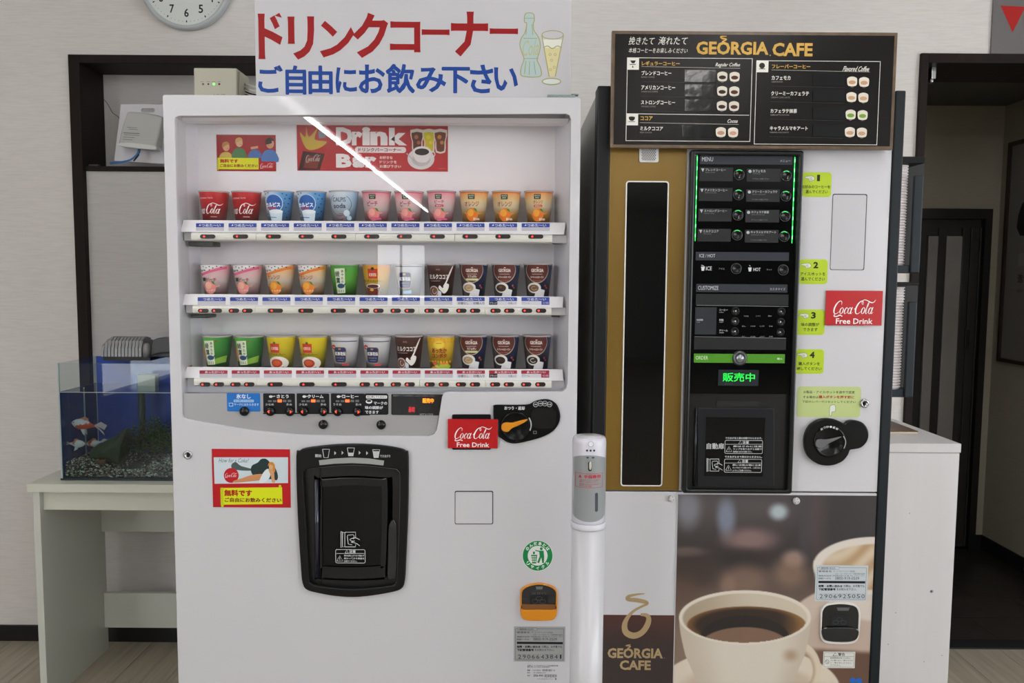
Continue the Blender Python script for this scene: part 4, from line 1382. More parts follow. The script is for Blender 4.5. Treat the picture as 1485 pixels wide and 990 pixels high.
vp = lambda L: [(600 + x / 4.5, 560 + y / 4.5) for x, y in L]
cp = MB(BLACK).ppx(A1, [vp(coin)], -.006, .0005, .002).build('coin_panel', m1)
q = A1.p(600 + 665 / 4.5, 560 + 262 / 4.5, -.006); s_ = (A1.p(600 + 765 / 4.5, 620, -.006).x - A1.p(600 + 665 / 4.5, 620, -.006).x)
m = MB(mat('#07080a', .2, spec=.25)); m.knob(q.x, q.z, -.006, [(s_, 0), (s_, .001), (s_ * .93, .004), (s_ * .86, .0025), (0, .002)], 40); m.build('dial', cp)
MB(mat('#d88a12', .35)).ppx(A1, [vp(cm([(572, 262), (580, 244), (604, 236), (640, 238), (690, 226), (736, 215), (742, 222), (715, 240), (680, 258), (650, 270), (632, 282), (616, 297), (590, 296), (574, 282)], 3))], -.013, -.007, .0015).build('orange_lever', cp, label='orange return lever')
MB(mat('#07080a', .2)).ppx(A1, [vp(rr(768, 140, 930, 275, 40))], -.0068, -.0055, .0).build('coin_slot_area', cp)
a = Art().z(600, 560, 4.5)
a.text('おつり・返却', 592, 130, 724, 154, '#dfe1e4', .02)
for x, t in ((796, '500'), (826, '100'), (855, '50'), (886, '10')):
    y = 118 if t in ('500', '10') else 112
    a.ring(x, y, 17, 2.5, '#d4d6d8'); a.text(t, x - 10, y - 5, x + 10, y + 5, '#d4d6d8', .02)
a.line([(752, 205), (764, 232), (766, 262), (758, 288)], 7, '#b8bcc0', smooth=3); a.frame(780, 291, 802, 310, 3, '#8a8d90')
a.build(on_plane(A1, -.0104), 'coin_print', cp)
# recycling emblem
a = Art().z(700, 760, 4.305)
GRN = '#128246'
a.disc(343, 196, 96, '#d6e6dc', n=40); a.disc(343, 196, 93, GRN, n=40); a.disc(343, 196, 62, '#e2e5e4', n=36)
def arc_text(a, s, cx, cy, R, a0, a1, h_, col, inward=False):
    for i, c_ in enumerate(s):
        t = a0 + (a1 - a0) * (i / (len(s) - 1)); x = cx + R * sin(radians(t)); y = cy - R * cos(radians(t))
        a.text(c_, x - h_ * .5, y - h_ * .5, x + h_ * .5, y + h_ * .5, col, .03, rot=t if not inward else t - 180)
arc_text(a, 'のんだあとは', 343, 196, 77, -55, 55, 21, '#f0f4f0'); arc_text(a, 'リサイクル', 343, 196, 77, 232, 128, 21, '#f0f4f0', True)
a.disc(366, 152, 9, GRN); a.poly([(352, 164), (380, 164), (384, 200), (382, 242), (372, 242), (366, 206), (352, 242), (340, 238), (356, 200)], GRN); a.line([(358, 170), (328, 162)], 6, GRN)
a.rect(314, 170, 326, 186, GRN); a.poly([(302, 190), (340, 190), (334, 244), (308, 244)], GRN)
for y in (198, 212, 226):
    for x in (309, 319, 329):
        a.rect(x - 3, y, x + 3, y + 9, '#e2e5e4')
a.build(on_plane(A1, -.0003), 'recycling_emblem', m1, label='round green recycling emblem')
# coin return cup
wp = lambda L: [(700 + x / 4.305, 760 + y / 4.305) for x, y in L]
cr = cm([(235, 440), (246, 402), (290, 380), (350, 369), (410, 380), (454, 402), (466, 440), (465, 540), (455, 580), (430, 600), (350, 604), (270, 600), (245, 580), (235, 540)], 3)
ci = cm([(244, 440), (254, 410), (292, 388), (350, 378), (408, 388), (447, 410), (458, 440), (456, 500), (454, 534), (350, 534), (246, 534), (244, 500)], 3)
OG = mat('#d98a16', .35)
cb = MB(OG).ppx(A1, [wp(cr), wp(ci)], -.007, .0005, .0015).build('coin_return', m1, label='orange coin return cup')
MB(mat('#26282a', .15, coat=.5)).ppx(A1, [wp(ci)], -.001, .0005).build('flap', cb)
MB(mat('#7a5028', .5)).ppx(A1, [wp([(246, 500), (456, 500), (454, 534), (246, 534)])], -.004, -.0012).build('ledge', cb)
a = Art().z(700, 760, 4.305)
a.poly([(330, 388), (376, 388), (372, 406), (336, 406)], '#6f7274'); a.rect(296, 434, 406, 498, '#1a1b1d'); a.text('返却口', 302, 424, 396, 440, '#4a4c4e', .02)
for x, y in ((326, 480), (352, 462), (374, 482)):
    a.ring(x, y, 20, 3, '#4c4e50', ry=13)
a.build(on_plane(A1, -.0012), 'flap_print', cb)


def owner_plate(F, d, z_, x0, y0, x1, y1, num, parent, bg):
    """grey plate with owner address lines and a ten-digit number"""
    a = Art().z(*z_)
    w_, h_ = x1 - x0, y1 - y0
    X = lambda f: x0 + f * w_
    Y = lambda f: y0 + f * h_
    a.rect(x0, y0, x1, y1, bg); a.frame(X(.03), Y(.06), X(.97), Y(.96), 2, '#55585a', 3)
    D = '#34383b'
    a.rect(X(.08), Y(.03), X(.46), Y(.12), bg, 6); a.frame(X(.08), Y(.03), X(.46), Y(.12), 1.5, '#55585a', 6); a.text('自動販売機の管理者・お問い合わせ先', X(.11), Y(.05), X(.38), Y(.10), D, .01)
    a.text('管理者名', X(.06), Y(.14), X(.31), Y(.19), D, .01); a.text('コカ・コーラボトラーズジャパン株式会社', X(.34), Y(.14), X(.76), Y(.19), D, .0)
    a.text('コカ・コーラボトラーズ販売株式会社', X(.38), Y(.21), X(.95), Y(.26), D, .0)
    a.text('連絡先住所', X(.06), Y(.27), X(.31), Y(.31), D, .01); a.text('東京都港区赤坂九丁目七番一号ミッドタウン・タワー', X(.33), Y(.27), X(.95), Y(.31), D, .0)
    a.text('受付専用フリーダイヤル', X(.06), Y(.34), X(.30), Y(.39), D, .02); a.text('0800-919-0509', X(.38), Y(.32), X(.84), Y(.40), D, .0)
    a.rect(X(.06), Y(.435), X(.955), Y(.50), '#101214')
    a.text('故障・お問い合わせ', X(.06), Y(.54), X(.52), Y(.61), '#16181a', .045); a.text('の際は、お手数でも', X(.54), Y(.54), X(.94), Y(.61), D, .015)
    a.text('下記管理番号', X(.06), Y(.63), X(.39), Y(.70), '#16181a', .045); a.text('をお知らせ下さい。', X(.41), Y(.63), X(.79), Y(.70), D, .015)
    for i, c_ in enumerate(num):
        cx_ = X(.115 + i * .0885)
        a.frame(cx_ - .042 * w_, Y(.785), cx_ + .042 * w_, Y(.93), 1, '#8a8d90'); a.text(c_, cx_ - .03 * w_ * (.5 if c_ == '1' else 1), Y(.80), cx_ + .03 * w_ * (.5 if c_ == '1' else 1), Y(.915), '#26292b', .0)
    a.build(on_plane(F, d), 'owner_plate', parent)


owner_plate(A1, -.0004, (700, 760, 4.305), 194, 638, 515, 857, '2906643841', m1, mat('#a8abad', .3, .3))
a = Art().z(700, 760, 4.305)
D = '#54575a'
for x0, y0, x1, y1, t in ((280, 878, 470, 886, '品番コード FVM6M30 カップ式自動販売機'), (278, 887, 420, 894, '電源 単相 100V 50/60Hz 定格消費電力'), (278, 906, 296, 916, '機種'), (312, 907, 362, 915, 'CV-F30H'), (374, 905, 432, 917, 'EIIEIIEI'), (440, 907, 452, 915, '23'), (278, 922, 296, 929, '製造'), (318, 923, 396, 929, '富士電機株式会社'), (278, 940, 296, 948, '番号'), (316, 936, 378, 951, '2006-4941'), (386, 937, 462, 954, 'IEIIIEIEII'), (340, 961, 440, 969, 'このラベルは はがさないで下さい'), (452, 960, 460, 970, '▮')):
    a.text(t, x0, y0, x1, y1, D, .01)
a.build(on_plane(A1, -.0003), 'serial_label', m1)

# ================================================================== COFFEE MACHINE (right)
M2X = 0.5475
m2, A2 = thing('coffee_vending_machine', 'black, white and gold cup coffee vending machine with big coffee photo', 'vending machine', W, (M2X, 1.87, 0))
hx = .3545
ZT2 = 1.842
SIDE = mat('#c9c9c4', .4, .0, vary=.1, vscale=3)
MB(SIDE).box(-hx + .004, hx - .0005, .05, .74, .06, ZT2 - .004).build('cabinet_body', m2, bevel=.002)
FRM = mat('#0e1114', .45, spec=.3, bump=.05, bscale=500)
xl = A2.p(880, 460, 0).x
xr = .878 - M2X
m = MB(FRM); m.box(-hx, -.3240, 0, .055, .08, ZT2); m.build('left_frame', m2, bevel=.003)
m = MB(mat('#11191e', .45, spec=.3, bump=.05, bscale=500)); m.box(xr, hx, 0, .055, .08, ZT2 - .006); m.build('right_frame', m2, bevel=.003)
MB(BLACK_SAT).box(-hx + .02, hx - .02, .03, .7, .012, .08).build('plinth', m2)
for x in (-hx + .05, hx - .05):
    for y in (.08, .66):
        m = MB(mat('#3a3b3d', .5)); m.lathe([(.025, 0), (.025, .006), (.012, .008), (.012, .062)], (x, y, 0), 14); m.build('foot', m2)
L_, R_ = -.3235, xr - .0006
zmid = A2.p(930, 711.5, 0).z
upd = MB(WHITE).box(L_, R_, .004, .05, zmid, ZT2 - .004).build('upper_door', m2, bevel=.0015)
zg = A2.p(990, 213, 0).z
xg = (A2.p(997.5, 215, 0).x + A2.p(984, 710, 0).x) / 2
GOLD = mat('#7d6227', .30, .35, bump=.10, bscale=260, vary=.08, vscale=2)
MB(GOLD).box(L_, xg, .0028, .0045, zmid + .001, ZT2 - .006).build('gold_panel', m2)
# tall dark window
o = [(908.6, 267), (911, 262.3), (968, 262.6), (971.2, 266), (959.7, 700), (957.5, 705), (901, 704), (898.8, 700)]
x0 = (A2.p(908.6, 262, 0).x + A2.p(899.2, 705, 0).x) / 2; x1 = (A2.p(971.2, 262, 0).x + A2.p(959.7, 705, 0).x) / 2
z0, z1 = A2.p(930, 705, 0).z, A2.p(940, 262.3, 0).z
wt = .0028
tw = MB(mat('#e2e2de', .35)).plate([rr(x0, z0, x1, z1, .007), rr(x0 + wt, z0 + wt, x1 - wt, z1 - wt, .005)], .0005, .004).build('window_trim', m2)
MB(GLOSS_BLACK).plate([rr(x0 + wt, z0 + wt, x1 - wt, z1 - wt, .005)], .0014, .004).build('window_glass', tw)
# speaker
m = MB(mat('#dcdcdc', .4)); m.ppx(A2, [rr(927.2, 212.8, 955.2, 235.3, 2.8)], .0, .004, .0008); sp = m.build('speaker', m2)
a = Art()
for r_ in range(8):
    for c_ in range(8 if r_ % 2 == 0 else 7):
        a.disc(931.3 + c_ * 2.72 + (1.36 if r_ % 2 else 0), 216.6 + r_ * 2.15, .85, '#17181a', n=6)
a.build(on_plane(A2, -.0001), 'speaker_holes', sp)

# ---- black selection unit
xa = (A2.p(1000, 219, 0).x + A2.p(986.6, 711, 0).x) / 2; xb = (A2.p(1163.5, 222, 0).x + A2.p(1143.3, 713, 0).x) / 2
za, zb_ = A2.p(1065, 712.5, 0).z, A2.p(1080, 219.5, 0).z
UB = mat('#0f1314', .25, spec=.4)
un = MB(UB).plate([rr(xa, za, xb, zb_, .006), rr(xa + .012, za + .010, xb - .012, zb_ - .012, .003)], -.020, .005, .004).build('unit_bezel', m2)
zd = A2.p(1070, 571, -.012).z
MB(mat('#050607', .06, spec=.22, bump=.015, bscale=12)).box(xa + .010, xb - .010, -.012, .004, zd, zb_ - .010).build('selection_panel', m2)
DU = -.0121
a = Art().z(990, 210, 5.211)
BAR, LB_, TX = '#2c2f38', '#1f2022', '#b4b8bb'
a.rect(132, 80, 830, 148, BAR); a.text('MENU', 146, 92, 230, 124, '#c9cdd0', .0); a.text('メニュー', 736, 112, 814, 130, TX, .0)
for x0, x1, y0, y1, t, e in ((128, 380, 170, 274, 'ブレンドコーヒー', 'BLEND COFFEE'), (485, 742, 180, 278, 'カフェモカ', 'CAFE MOCHA'), (122, 376, 324, 424, 'アメリカンコーヒー', 'AMERICAN COFFEE'), (480, 734, 336, 430, 'クリーミーカフェラテ', 'CREAMY CAFE LATTE'),
                             (118, 370, 480, 578, 'ストロングコーヒー', 'STRONG COFFEE'), (474, 730, 490, 586, 'カフェラテ抹茶', 'CAFE LATTE MATCHA'), (112, 364, 634, 730, 'ミルクココア', 'MILK COCOA'), (470, 724, 642, 738, 'キャラメルマキアート', 'CARAMEL MACCHIATO')):
    a.rect(x0, y0, x1, y1, LB_)
    a.poly([(x0 + 12, y0 + 8), (x0 + 36, y0 + 8), (x0 + 24, y0 + 34)], TX) if x0 < 300 else a.disc(x0 + 24, y0 + 20, 12, TX, n=12)
    a.text(t, x0 + 44, y0 + 8, x0 + 44 + len(t) * 19.2, y0 + 28, TX, .015); a.text(e, x0 + 44, y0 + 34, x0 + 44 + len(e) * 6, y0 + 42, '#77797b', .0)
    if x0 > 300:
        a.text('アイス/ホットを選んで下さい', x0 + 44, y0 + 72, x0 + 168, y0 + 82, '#8a8c8e', .0)
a.rect(98, 810, 803, 874, BAR); a.text('ICE / HOT', 126, 824, 246, 850, '#c9cdd0', .0)
a.text('ICE', 176, 918, 220, 948, '#d4d8da', .01); a.text('HOT', 534, 928, 588, 954, '#d4d8da', .01); a.text('アイス', 272, 930, 316, 942, TX); a.text('ホット', 634, 936, 674, 948, TX)
a.poly([(138, 920), (168, 920), (162, 950), (144, 950)], '#d4d8da'); a.line([(140, 908), (162, 916)], 4, '#d4d8da'); a.poly([(494, 926), (522, 926), (517, 956), (499, 956)], '#d4d8da'); a.line([(502, 908), (512, 918)], 4, '#d4d8da')
a.z(990, 390, 5.822)
a.rect(112, 124, 886, 200, BAR) if False else a.rect(114, 128, 884, 196, BAR); a.text('CUSTOMIZE', 130, 142, 302, 176, '#c9cdd0', .0); a.text('カスタマイズ', 736, 158, 866, 180, TX, .0)
a.rect(112, 212, 892, 304, '#1c1f20'); a.rect(104, 322, 284, 552, '#26292e'); a.rect(96, 578, 872, 680, '#1a1c1d')
a.line([(116, 305), (892, 316)], 3, '#9a9c9c'); a.line([(100, 570), (872, 584)], 3, '#8d8f90')
a.text('味調整', 118, 421, 172, 437, TX, .02); a.text('taste', 118, 442, 146, 452, '#8a8c8e')
for y, t, e, opts in ((345, 'コーヒー', 'coffee', ('うすめ', 'ふつう', '濃め')), (430, '砂糖', 'sugar', ('なし', '少なめ', 'ふつう', '多め')), (518, 'クリーム', 'cream', ('なし', '少なめ', 'ふつう', '多め'))):
    a.text(t, 308, y - 9, 308 + 18 * len(t), y + 8, TX, .02); a.text(e, 308, y + 14, 346, y + 24, '#a0a2a4')
    n_ = len(opts)
    for k, s_ in enumerate(opts):
        xx = (535 + k * 100) if n_ == 3 else (516 + k * 76)
        a.text(s_, xx - 20 + 4 * (len(s_) == 2), y + 46 - (y > 400) * 0, xx + 20 - 4 * (len(s_) == 2), y + 57, TX, .0)
a.rect(94, 716, 862, 792, '#4b8f1e'); a.text('ORDER', 110, 732, 214, 764, '#d6e4cc', .0); a.text('購入', 796, 748, 842, 766, '#cfe0c4', .02)
a.rect(300, 850, 640, 985, '#141c20')
a.text('お金を入れてください', 356, 962, 420, 974, '#4a5c68')
a.build(on_plane(A2, DU), 'panel_print', m2)
a = Art().z(990, 390, 5.822); a.text('販売中', 338, 876, 610, 950, glow('#12c83c', .9), .012); a.build(on_plane(A2, DU - .0016), 'green_display', m2)
# green light lines with bright beads
for xA, yA, xB, yB in ((1011.5, 224.5, 1007.5, 349.5), (1152.7, 227.5, 1148.2, 352.5)):
    m = MB(glow('#18c84a', 1.1)); q0, q1 = A2.p(xA, yA, DU), A2.p(xB, yB, DU)
    x_ = (q0.x + q1.x) / 2
    m.box(x_ - .0009, x_ + .0009, DU - .0012, DU, q1.z, q0.z); ll = m.build('green_light_line', m2)
    m = MB(glow('#7dffa0', 2.0))
    for k in range(9):
        z_ = q0.z + (q1.z - q0.z) * (k + .4) / 9
        m.box(x_ - .0007, x_ + .0007, DU - .0016, DU - .0011, z_ - .004, z_ + .004)
    m.build('bead', ll)
# round buttons
def rbtn(px, py, r, arc=False, name='round_button', z_=(990, 210, 5.211), ringc='#6d7072', mark=None):
    x = z_[0] + px / z_[2]; y = z_[1] + py / z_[2]; q = A2.p(x, y, DU); rr_ = r / z_[2] * 1.86 / F_PX
    m = MB(mat('#08090a', .12, spec=.35)); m.knob(q.x, q.z, DU, [(rr_, 0), (rr_, .0015), (rr_ * .85, .003), (rr_ * .7, .0022), (0, .0018)], 24); b = m.build(name, m2)
    a = Art(); k = z_[2]
    a.ring(x, y, r / k * 1.06, .35, ringc)
    if mark:
        a.text(mark, x - 1.2, y - 1.4, x + 1.2, y + 1.4, '#c8cacc')
    a.build(on_plane(A2, DU - .0034), 'ring', b)
    if arc:
        a = Art(); a.ring(x, y, r / k * .95, .8, glow('#22c850', 1.0), a0=230, a1=310, n=8); a.build(on_plane(A2, DU - .0036), 'green_arc', b)
for x, y in ((427, 224), (784, 232), (422, 376), (780, 386), (418, 530), (774, 538), (412, 680), (768, 690), (405, 934), (760, 944)):
    rbtn(x, y, 38, arc=y < 700)
for x, y in ((446, 354), (834, 358), (442, 440), (830, 446), (440, 526), (826, 532)):
    rbtn(x, y, 32, z_=(990, 390, 5.822), ringc='#2c2e30', mark='◀' if x < 500 else '▶')
q = A2.p(990 + 480 / 5.822, 390 + 752 / 5.822, DU); rr_ = 60 / 5.822 * 1.86 / F_PX
m = MB(mat('#5c5e60', .3, .7)); m.knob(q.x, q.z, DU, [(rr_ * 1.1, 0), (rr_, .002), (rr_ * .9, .005), (rr_ * .72, .005), (rr_ * .66, .003), (0, .003)], 30); ob = m.build('order_button', m2)
m = MB(mat('#8d9296', .15, .5, coat=.5)); m.knob(q.x, q.z, DU - .003, [(rr_ * .62, 0), (rr_ * .5, .003), (0, .004)], 24); m.build('button_cap', ob)

# ---- automatic serving door
mp = lambda L: [(990 + x / 4.79, 550 + y / 4.79) for x, y in L]
MB(mat('#0b0c0d', .3, bump=.03)).box(xa + .010, xb - .010, -.006, .004, za + .008, zd - .001).build('door_surround', m2)
MB(mat('#050506', .5)).ppx(A2, [mp([(92, 192), (645, 198), (640, 752), (76, 748)])], -.0075, -.006, .0).build('door_recess', m2)
dd = MB(mat('#1a1c20', .3, spec=.3)).ppx(A2, [rr(1012, 592, 1122.5, 705, 2)], -.013, -.0075, .001).build('serving_door', m2)
MB(GLOSS_BLACK).ppx(A2, [[(1024.5, 604.5), (1110, 605.6), (1106, 691), (1021.5, 690)]], -.0138, -.0129).build('door_window', dd)
m = MB(mat('#26282c', .2, .4)); m.tube([tuple(A2.p(1010, 592, -.010)), tuple(A2.p(1006.5, 705, -.010))], .003, 10); m.build('door_hinge', dd)
a = Art().z(990, 550, 4.79)
lc = '#c2c5c8'
a.text('自動扉', 166, 442, 288, 484, lc, .015); a.text('できあがると扉は自動でひらきます。', 296, 400, 552, 415, lc, .02); a.text('できあがるまで扉はひらきません。', 292, 530, 552, 545, lc, .02)
caution(a, 292, 422, 556, 516, lc, '', ('扉はさみに注意', 'カップを取り出すと自動で', '扉が閉まりますので注意ください。'))
caution(a, 288, 552, 550, 646, lc, '', ('熱いお飲み物に注意', 'カップはとても熱いので、こぼさない', 'ようにご注意ください。'))
handicon(a, 168, 548, 1.0, lc)
a.build(on_plane(A2, -.0139), 'door_print', dd)
MB(mat('#0a0b0c', .4)).ppx(A2, [mp(rr(235, 150, 530, 188, 4))], -.0072, -.006).build('sensor_window', m2)

# ---- white side: hatch, stickers, lock, coin parts
h0 = A2.box(1208.5, 281, 1258.5, 391.5, .002); xs0 = (A2.p(1208.8, 282, 0).x + A2.p(1204, 391, 0).x) / 2; xs1 = (A2.p(1259, 282, 0).x + A2.p(1254, 391, 0).x) / 2
MB(mat('#2a2b2e', .5)).plate([rr(xs0, h0[2], xs1, h0[3], .004)], .0034, .0042).build('hatch_gap', m2)
MB(mat('#c6c6cb', .12, coat=.5)).plate([rr(xs0 + .0008, h0[2] + .0012, xs1 - .0022, h0[3] - .0022, .004)], .0024, .0034, .0004).build('service_hatch', m2)
YG, NK = mat('#b0cb10', .4), '#20240e'


def hand(a, x, y, s, d=1):
    pts = [(0, -3), (22, -9), (46, -10), (58, -2), (60, 10), (46, 18), (30, 20), (26, 8), (2, 2)]
    p = cm([(x + d * u_ * s, y + v * s) for u_, v in pts], 3)
    a.poly(p, '#d9dccf'); a.line(p, 2.2 * s, '#6d7060', closed=True)
    for k in (0, 1, 2):
        a.line([(x + d * (30 + k * 2) * s, y + (2 + k * 6) * s), (x + d * (44 + k) * s, y + (0 + k * 6) * s)], 1.8 * s, '#6d7060')


def sticker(z_, x0, y0, x1, y1, num, l1, l2, label):
    a = Art().z(*z_)
    k = z_[2] / 4.0
    a.rect(x0, y0, x1, y1, YG, 20 * k)
    w_, h_ = x1 - x0, y1 - y0
    hand(a, x0 + .08 * w_, y0 + .22 * h_, .0058 * w_)
    a.text(num, x0 + .51 * w_, y0 + .10 * h_, x0 + (.61 if num == '1' else .68) * w_, y0 + .36 * h_, NK, .02 if num == '1' else .045)
    a.text(l1[0], x0 + l1[1] * w_, y0 + .52 * h_, x0 + l1[2] * w_, y0 + .66 * h_, NK, .015)
    a.text(l2[0], x0 + l2[1] * w_, y0 + .72 * h_, x0 + l2[2] * w_, y0 + .86 * h_, NK, .015)
    a.build(on_plane(A2, .0036), 'step_sticker', m2, label=label)


sticker((1140, 230, 3.961), 92, 78, 260, 220, '1', ('お好みのコーヒーを', .0, .96), ('選んでください', .12, .88), 'yellow-green sticker numbered 1')
sticker((1140, 230, 3.961), 72, 578, 238, 721, '2', ('アイス/ホットを', .06, .92), ('選んでください', .08, .90), 'yellow-green sticker numbered 2')
sticker((1140, 230, 3.961), 62, 866, 222, 1012, '3', ('味の調整が', .15, .80), ('できます', .22, .74), 'yellow-green sticker numbered 3')
sticker((1150, 480, 4.954), 14, 130, 222, 306, '4', ('購入ボタンを', .12, .86), ('押してください', .06, .92), 'yellow-green sticker numbered 4')
a = Art().z(1150, 480, 4.954)
a.rect(28, 398, 486, 618, mat('#b9c983', .4), 24)
a.text('☆製品・アイス/ホットを途中で変更', 72, 428, 444, 448, '#3c4226', .015); a.text('する場合は', 72, 464, 182, 483, '#3c4226', .015); a.text('購入ボタンを押す前に', 184, 462, 440, 484, '#a23a20', .035); a.text('下記のレバーでリセットしてください', 66, 498, 450, 516, '#3c4226', .015)
hp = cm([(264, 606), (262, 560), (270, 534), (300, 530), (306, 560), (300, 578), (280, 580), (276, 604)], 3)
a.poly(hp, '#dfe2d8'); a.line(hp, 3, '#6d7060', closed=True)
a.build(on_plane(A2, .0036), 'notice_sticker', m2, label='pale green notice sticker above the black coin knob')
a = Art().z(1140, 230, 3.961); a.rect(232, 945, 450, 958, '#141414', 4); a.build(on_plane(A2, .0036), 'bill_slot', m2)
cola_card(A2, (1197.4, 421.4, 1279.5, 471.6), -.0005, 'red free drink card taped on the coffee machine beside sticker 3')
q = A2.p(1150 + 516 / 4.954, 480 + 520 / 4.954, 0)
m = MB(STEEL); m.knob(q.x, q.z, .004, [(.0108, 0), (.0108, .003), (.009, .0055), (.006, .0055), (.0055, .003), (0, .003)], 24); lk = m.build('lock', m2)
MB('#1c1d1f').box(q.x - .0012, q.x + .0012, -.0022, .0008, q.z - .004, q.z + .004).build('keyhole', lk)
ep = lambda L: [(1150 + x / 4.954, 480 + y / 4.954) for x, y in L]
out = [(82, 800), (90, 740), (122, 680), (178, 640), (240, 627), (300, 634), (350, 654), (372, 664), (400, 645), (440, 640), (500, 656), (538, 700), (546, 750), (530, 800), (490, 838), (440, 850), (412, 856), (398, 890), (360, 935), (300, 962), (240, 968), (180, 955), (122, 915), (92, 865)]
cp2 = MB(mat('#08090b', .2, spec=.3)).ppx(A2, [ep(cm(out, 3))], -.010, .0035, .003).build('coin_panel', m2)
q = A2.p(1150 + 262 / 4.954, 480 + 792 / 4.954, -.010); s_ = 118 / 4.954 * 1.86 / F_PX
m = MB(mat('#060708', .15, spec=.3)); m.knob(q.x, q.z, -.010, [(s_, 0), (s_ * .98, .002), (s_ * .9, .004), (s_ * .84, .002), (0, .002)], 40); m.build('dial', cp2)
MB(mat('#6a6b6d', .35, .3)).ppx(A2, [ep(cm([(162, 805), (172, 784), (196, 776), (240, 778), (300, 768), (344, 758), (346, 764), (300, 788), (262, 806), (232, 826), (206, 842), (180, 838), (164, 822)], 3))], -.018, -.012, .0015).build('grey_lever', cp2, label='grey return lever')
a = Art().z(1150, 480, 4.954)
for i, c_ in enumerate('おつり・返却'):
    t = -32 + i * 12.5; a.text(c_, 262 + 105 * sin(radians(t)) - 9, 792 - 105 * cos(radians(t)) - 8, 262 + 105 * sin(radians(t)) + 9, 792 - 105 * cos(radians(t)) + 8, '#d6d8da', .03, rot=t)
a.line([(362, 754), (378, 785), (376, 815), (366, 842)], 7, '#9a9da0', smooth=3)
a.build(on_plane(A2, -.0152), 'coin_print', cp2)

# ---- lower door: white panel with the steaming-letter logo, coffee photograph
zl = A2.p(930, 712.6, 0).z - .0015
lw = MB(WHITE).box(L_, R_, .004, .05, .09, zl).build('lower_door', m2, bevel=.0015)
xph = (A2.p(984.3, 717, 0).x + A2.p(976, 985, 0).x) / 2
zph = A2.p(1120, 717.6, 0).z
zbr = A2.p(930, 891.5, 0).z
a = Art()
def brown(x, y):
    t = min(1, max(0, (y - 890) / 45)); return (78 - 30 * t, 42 - 4 * t, 38 - 1 * t)
picture(A2, 877, 891.5, 979, 989, .0034, 4, 24, brown, 'brown_logo_panel', m2, zmin=.10)
mo = m2.children[-1]
for o_ in list(m2.children):
    if o_.name.startswith('brown_logo_panel'):
        for v in o_.data.vertices:
            v.co.x = L_ + .0005 if v.co.x < A2.p(928, 940, 0).x - .02 else (xph - .0008 if v.co.x > A2.p(928, 940, 0).x + .02 else v.co.x)
a = Art().z(860, 700, 3.414)
LG = '#a8926c'
a.line([(256, 548, .25), (215, 552, .7), (176, 562, 1.1), (172, 576, 1.3), (215, 580, 1.5), (262, 590, 1.3), (266, 600, .9), (240, 612, .8), (200, 635, .9), (170, 668, 1.4), (156, 705, 1.9), (164, 740, 2.2), (200, 756, 2.2), (240, 742, 2.0), (268, 705, 2.0), (276, 670, 1.7), (262, 654, 1.3), (236, 652, .9)], 14, LG, smooth=4)
a.text('GEORGIA', 72, 818, 346, 868, LG, .035); a.line([(186, 800, .5), (162, 805, 1), (186, 808, 1), (170, 820, .8)], 6, LG, smooth=3); a.disc(353, 866, 2, LG, n=8)
a.text('CAFE', 132, 878, 286, 926, LG, .035)
a.build(on_plane(A2, .0032), 'logo_print', m2)


def ell(x, y, cx, cy, rx, ry):
    return sqrt(((x - cx) / rx) ** 2 + ((y - cy) / ry) ** 2)


def sstep(a, b, x):
    t = max(0.0, min(1.0, (x - a) / (b - a))); return t * t * (3 - 2 * t)


def mixc(a, b, t):
    return tuple(p + (q - p) * t for p, q in zip(a, b))


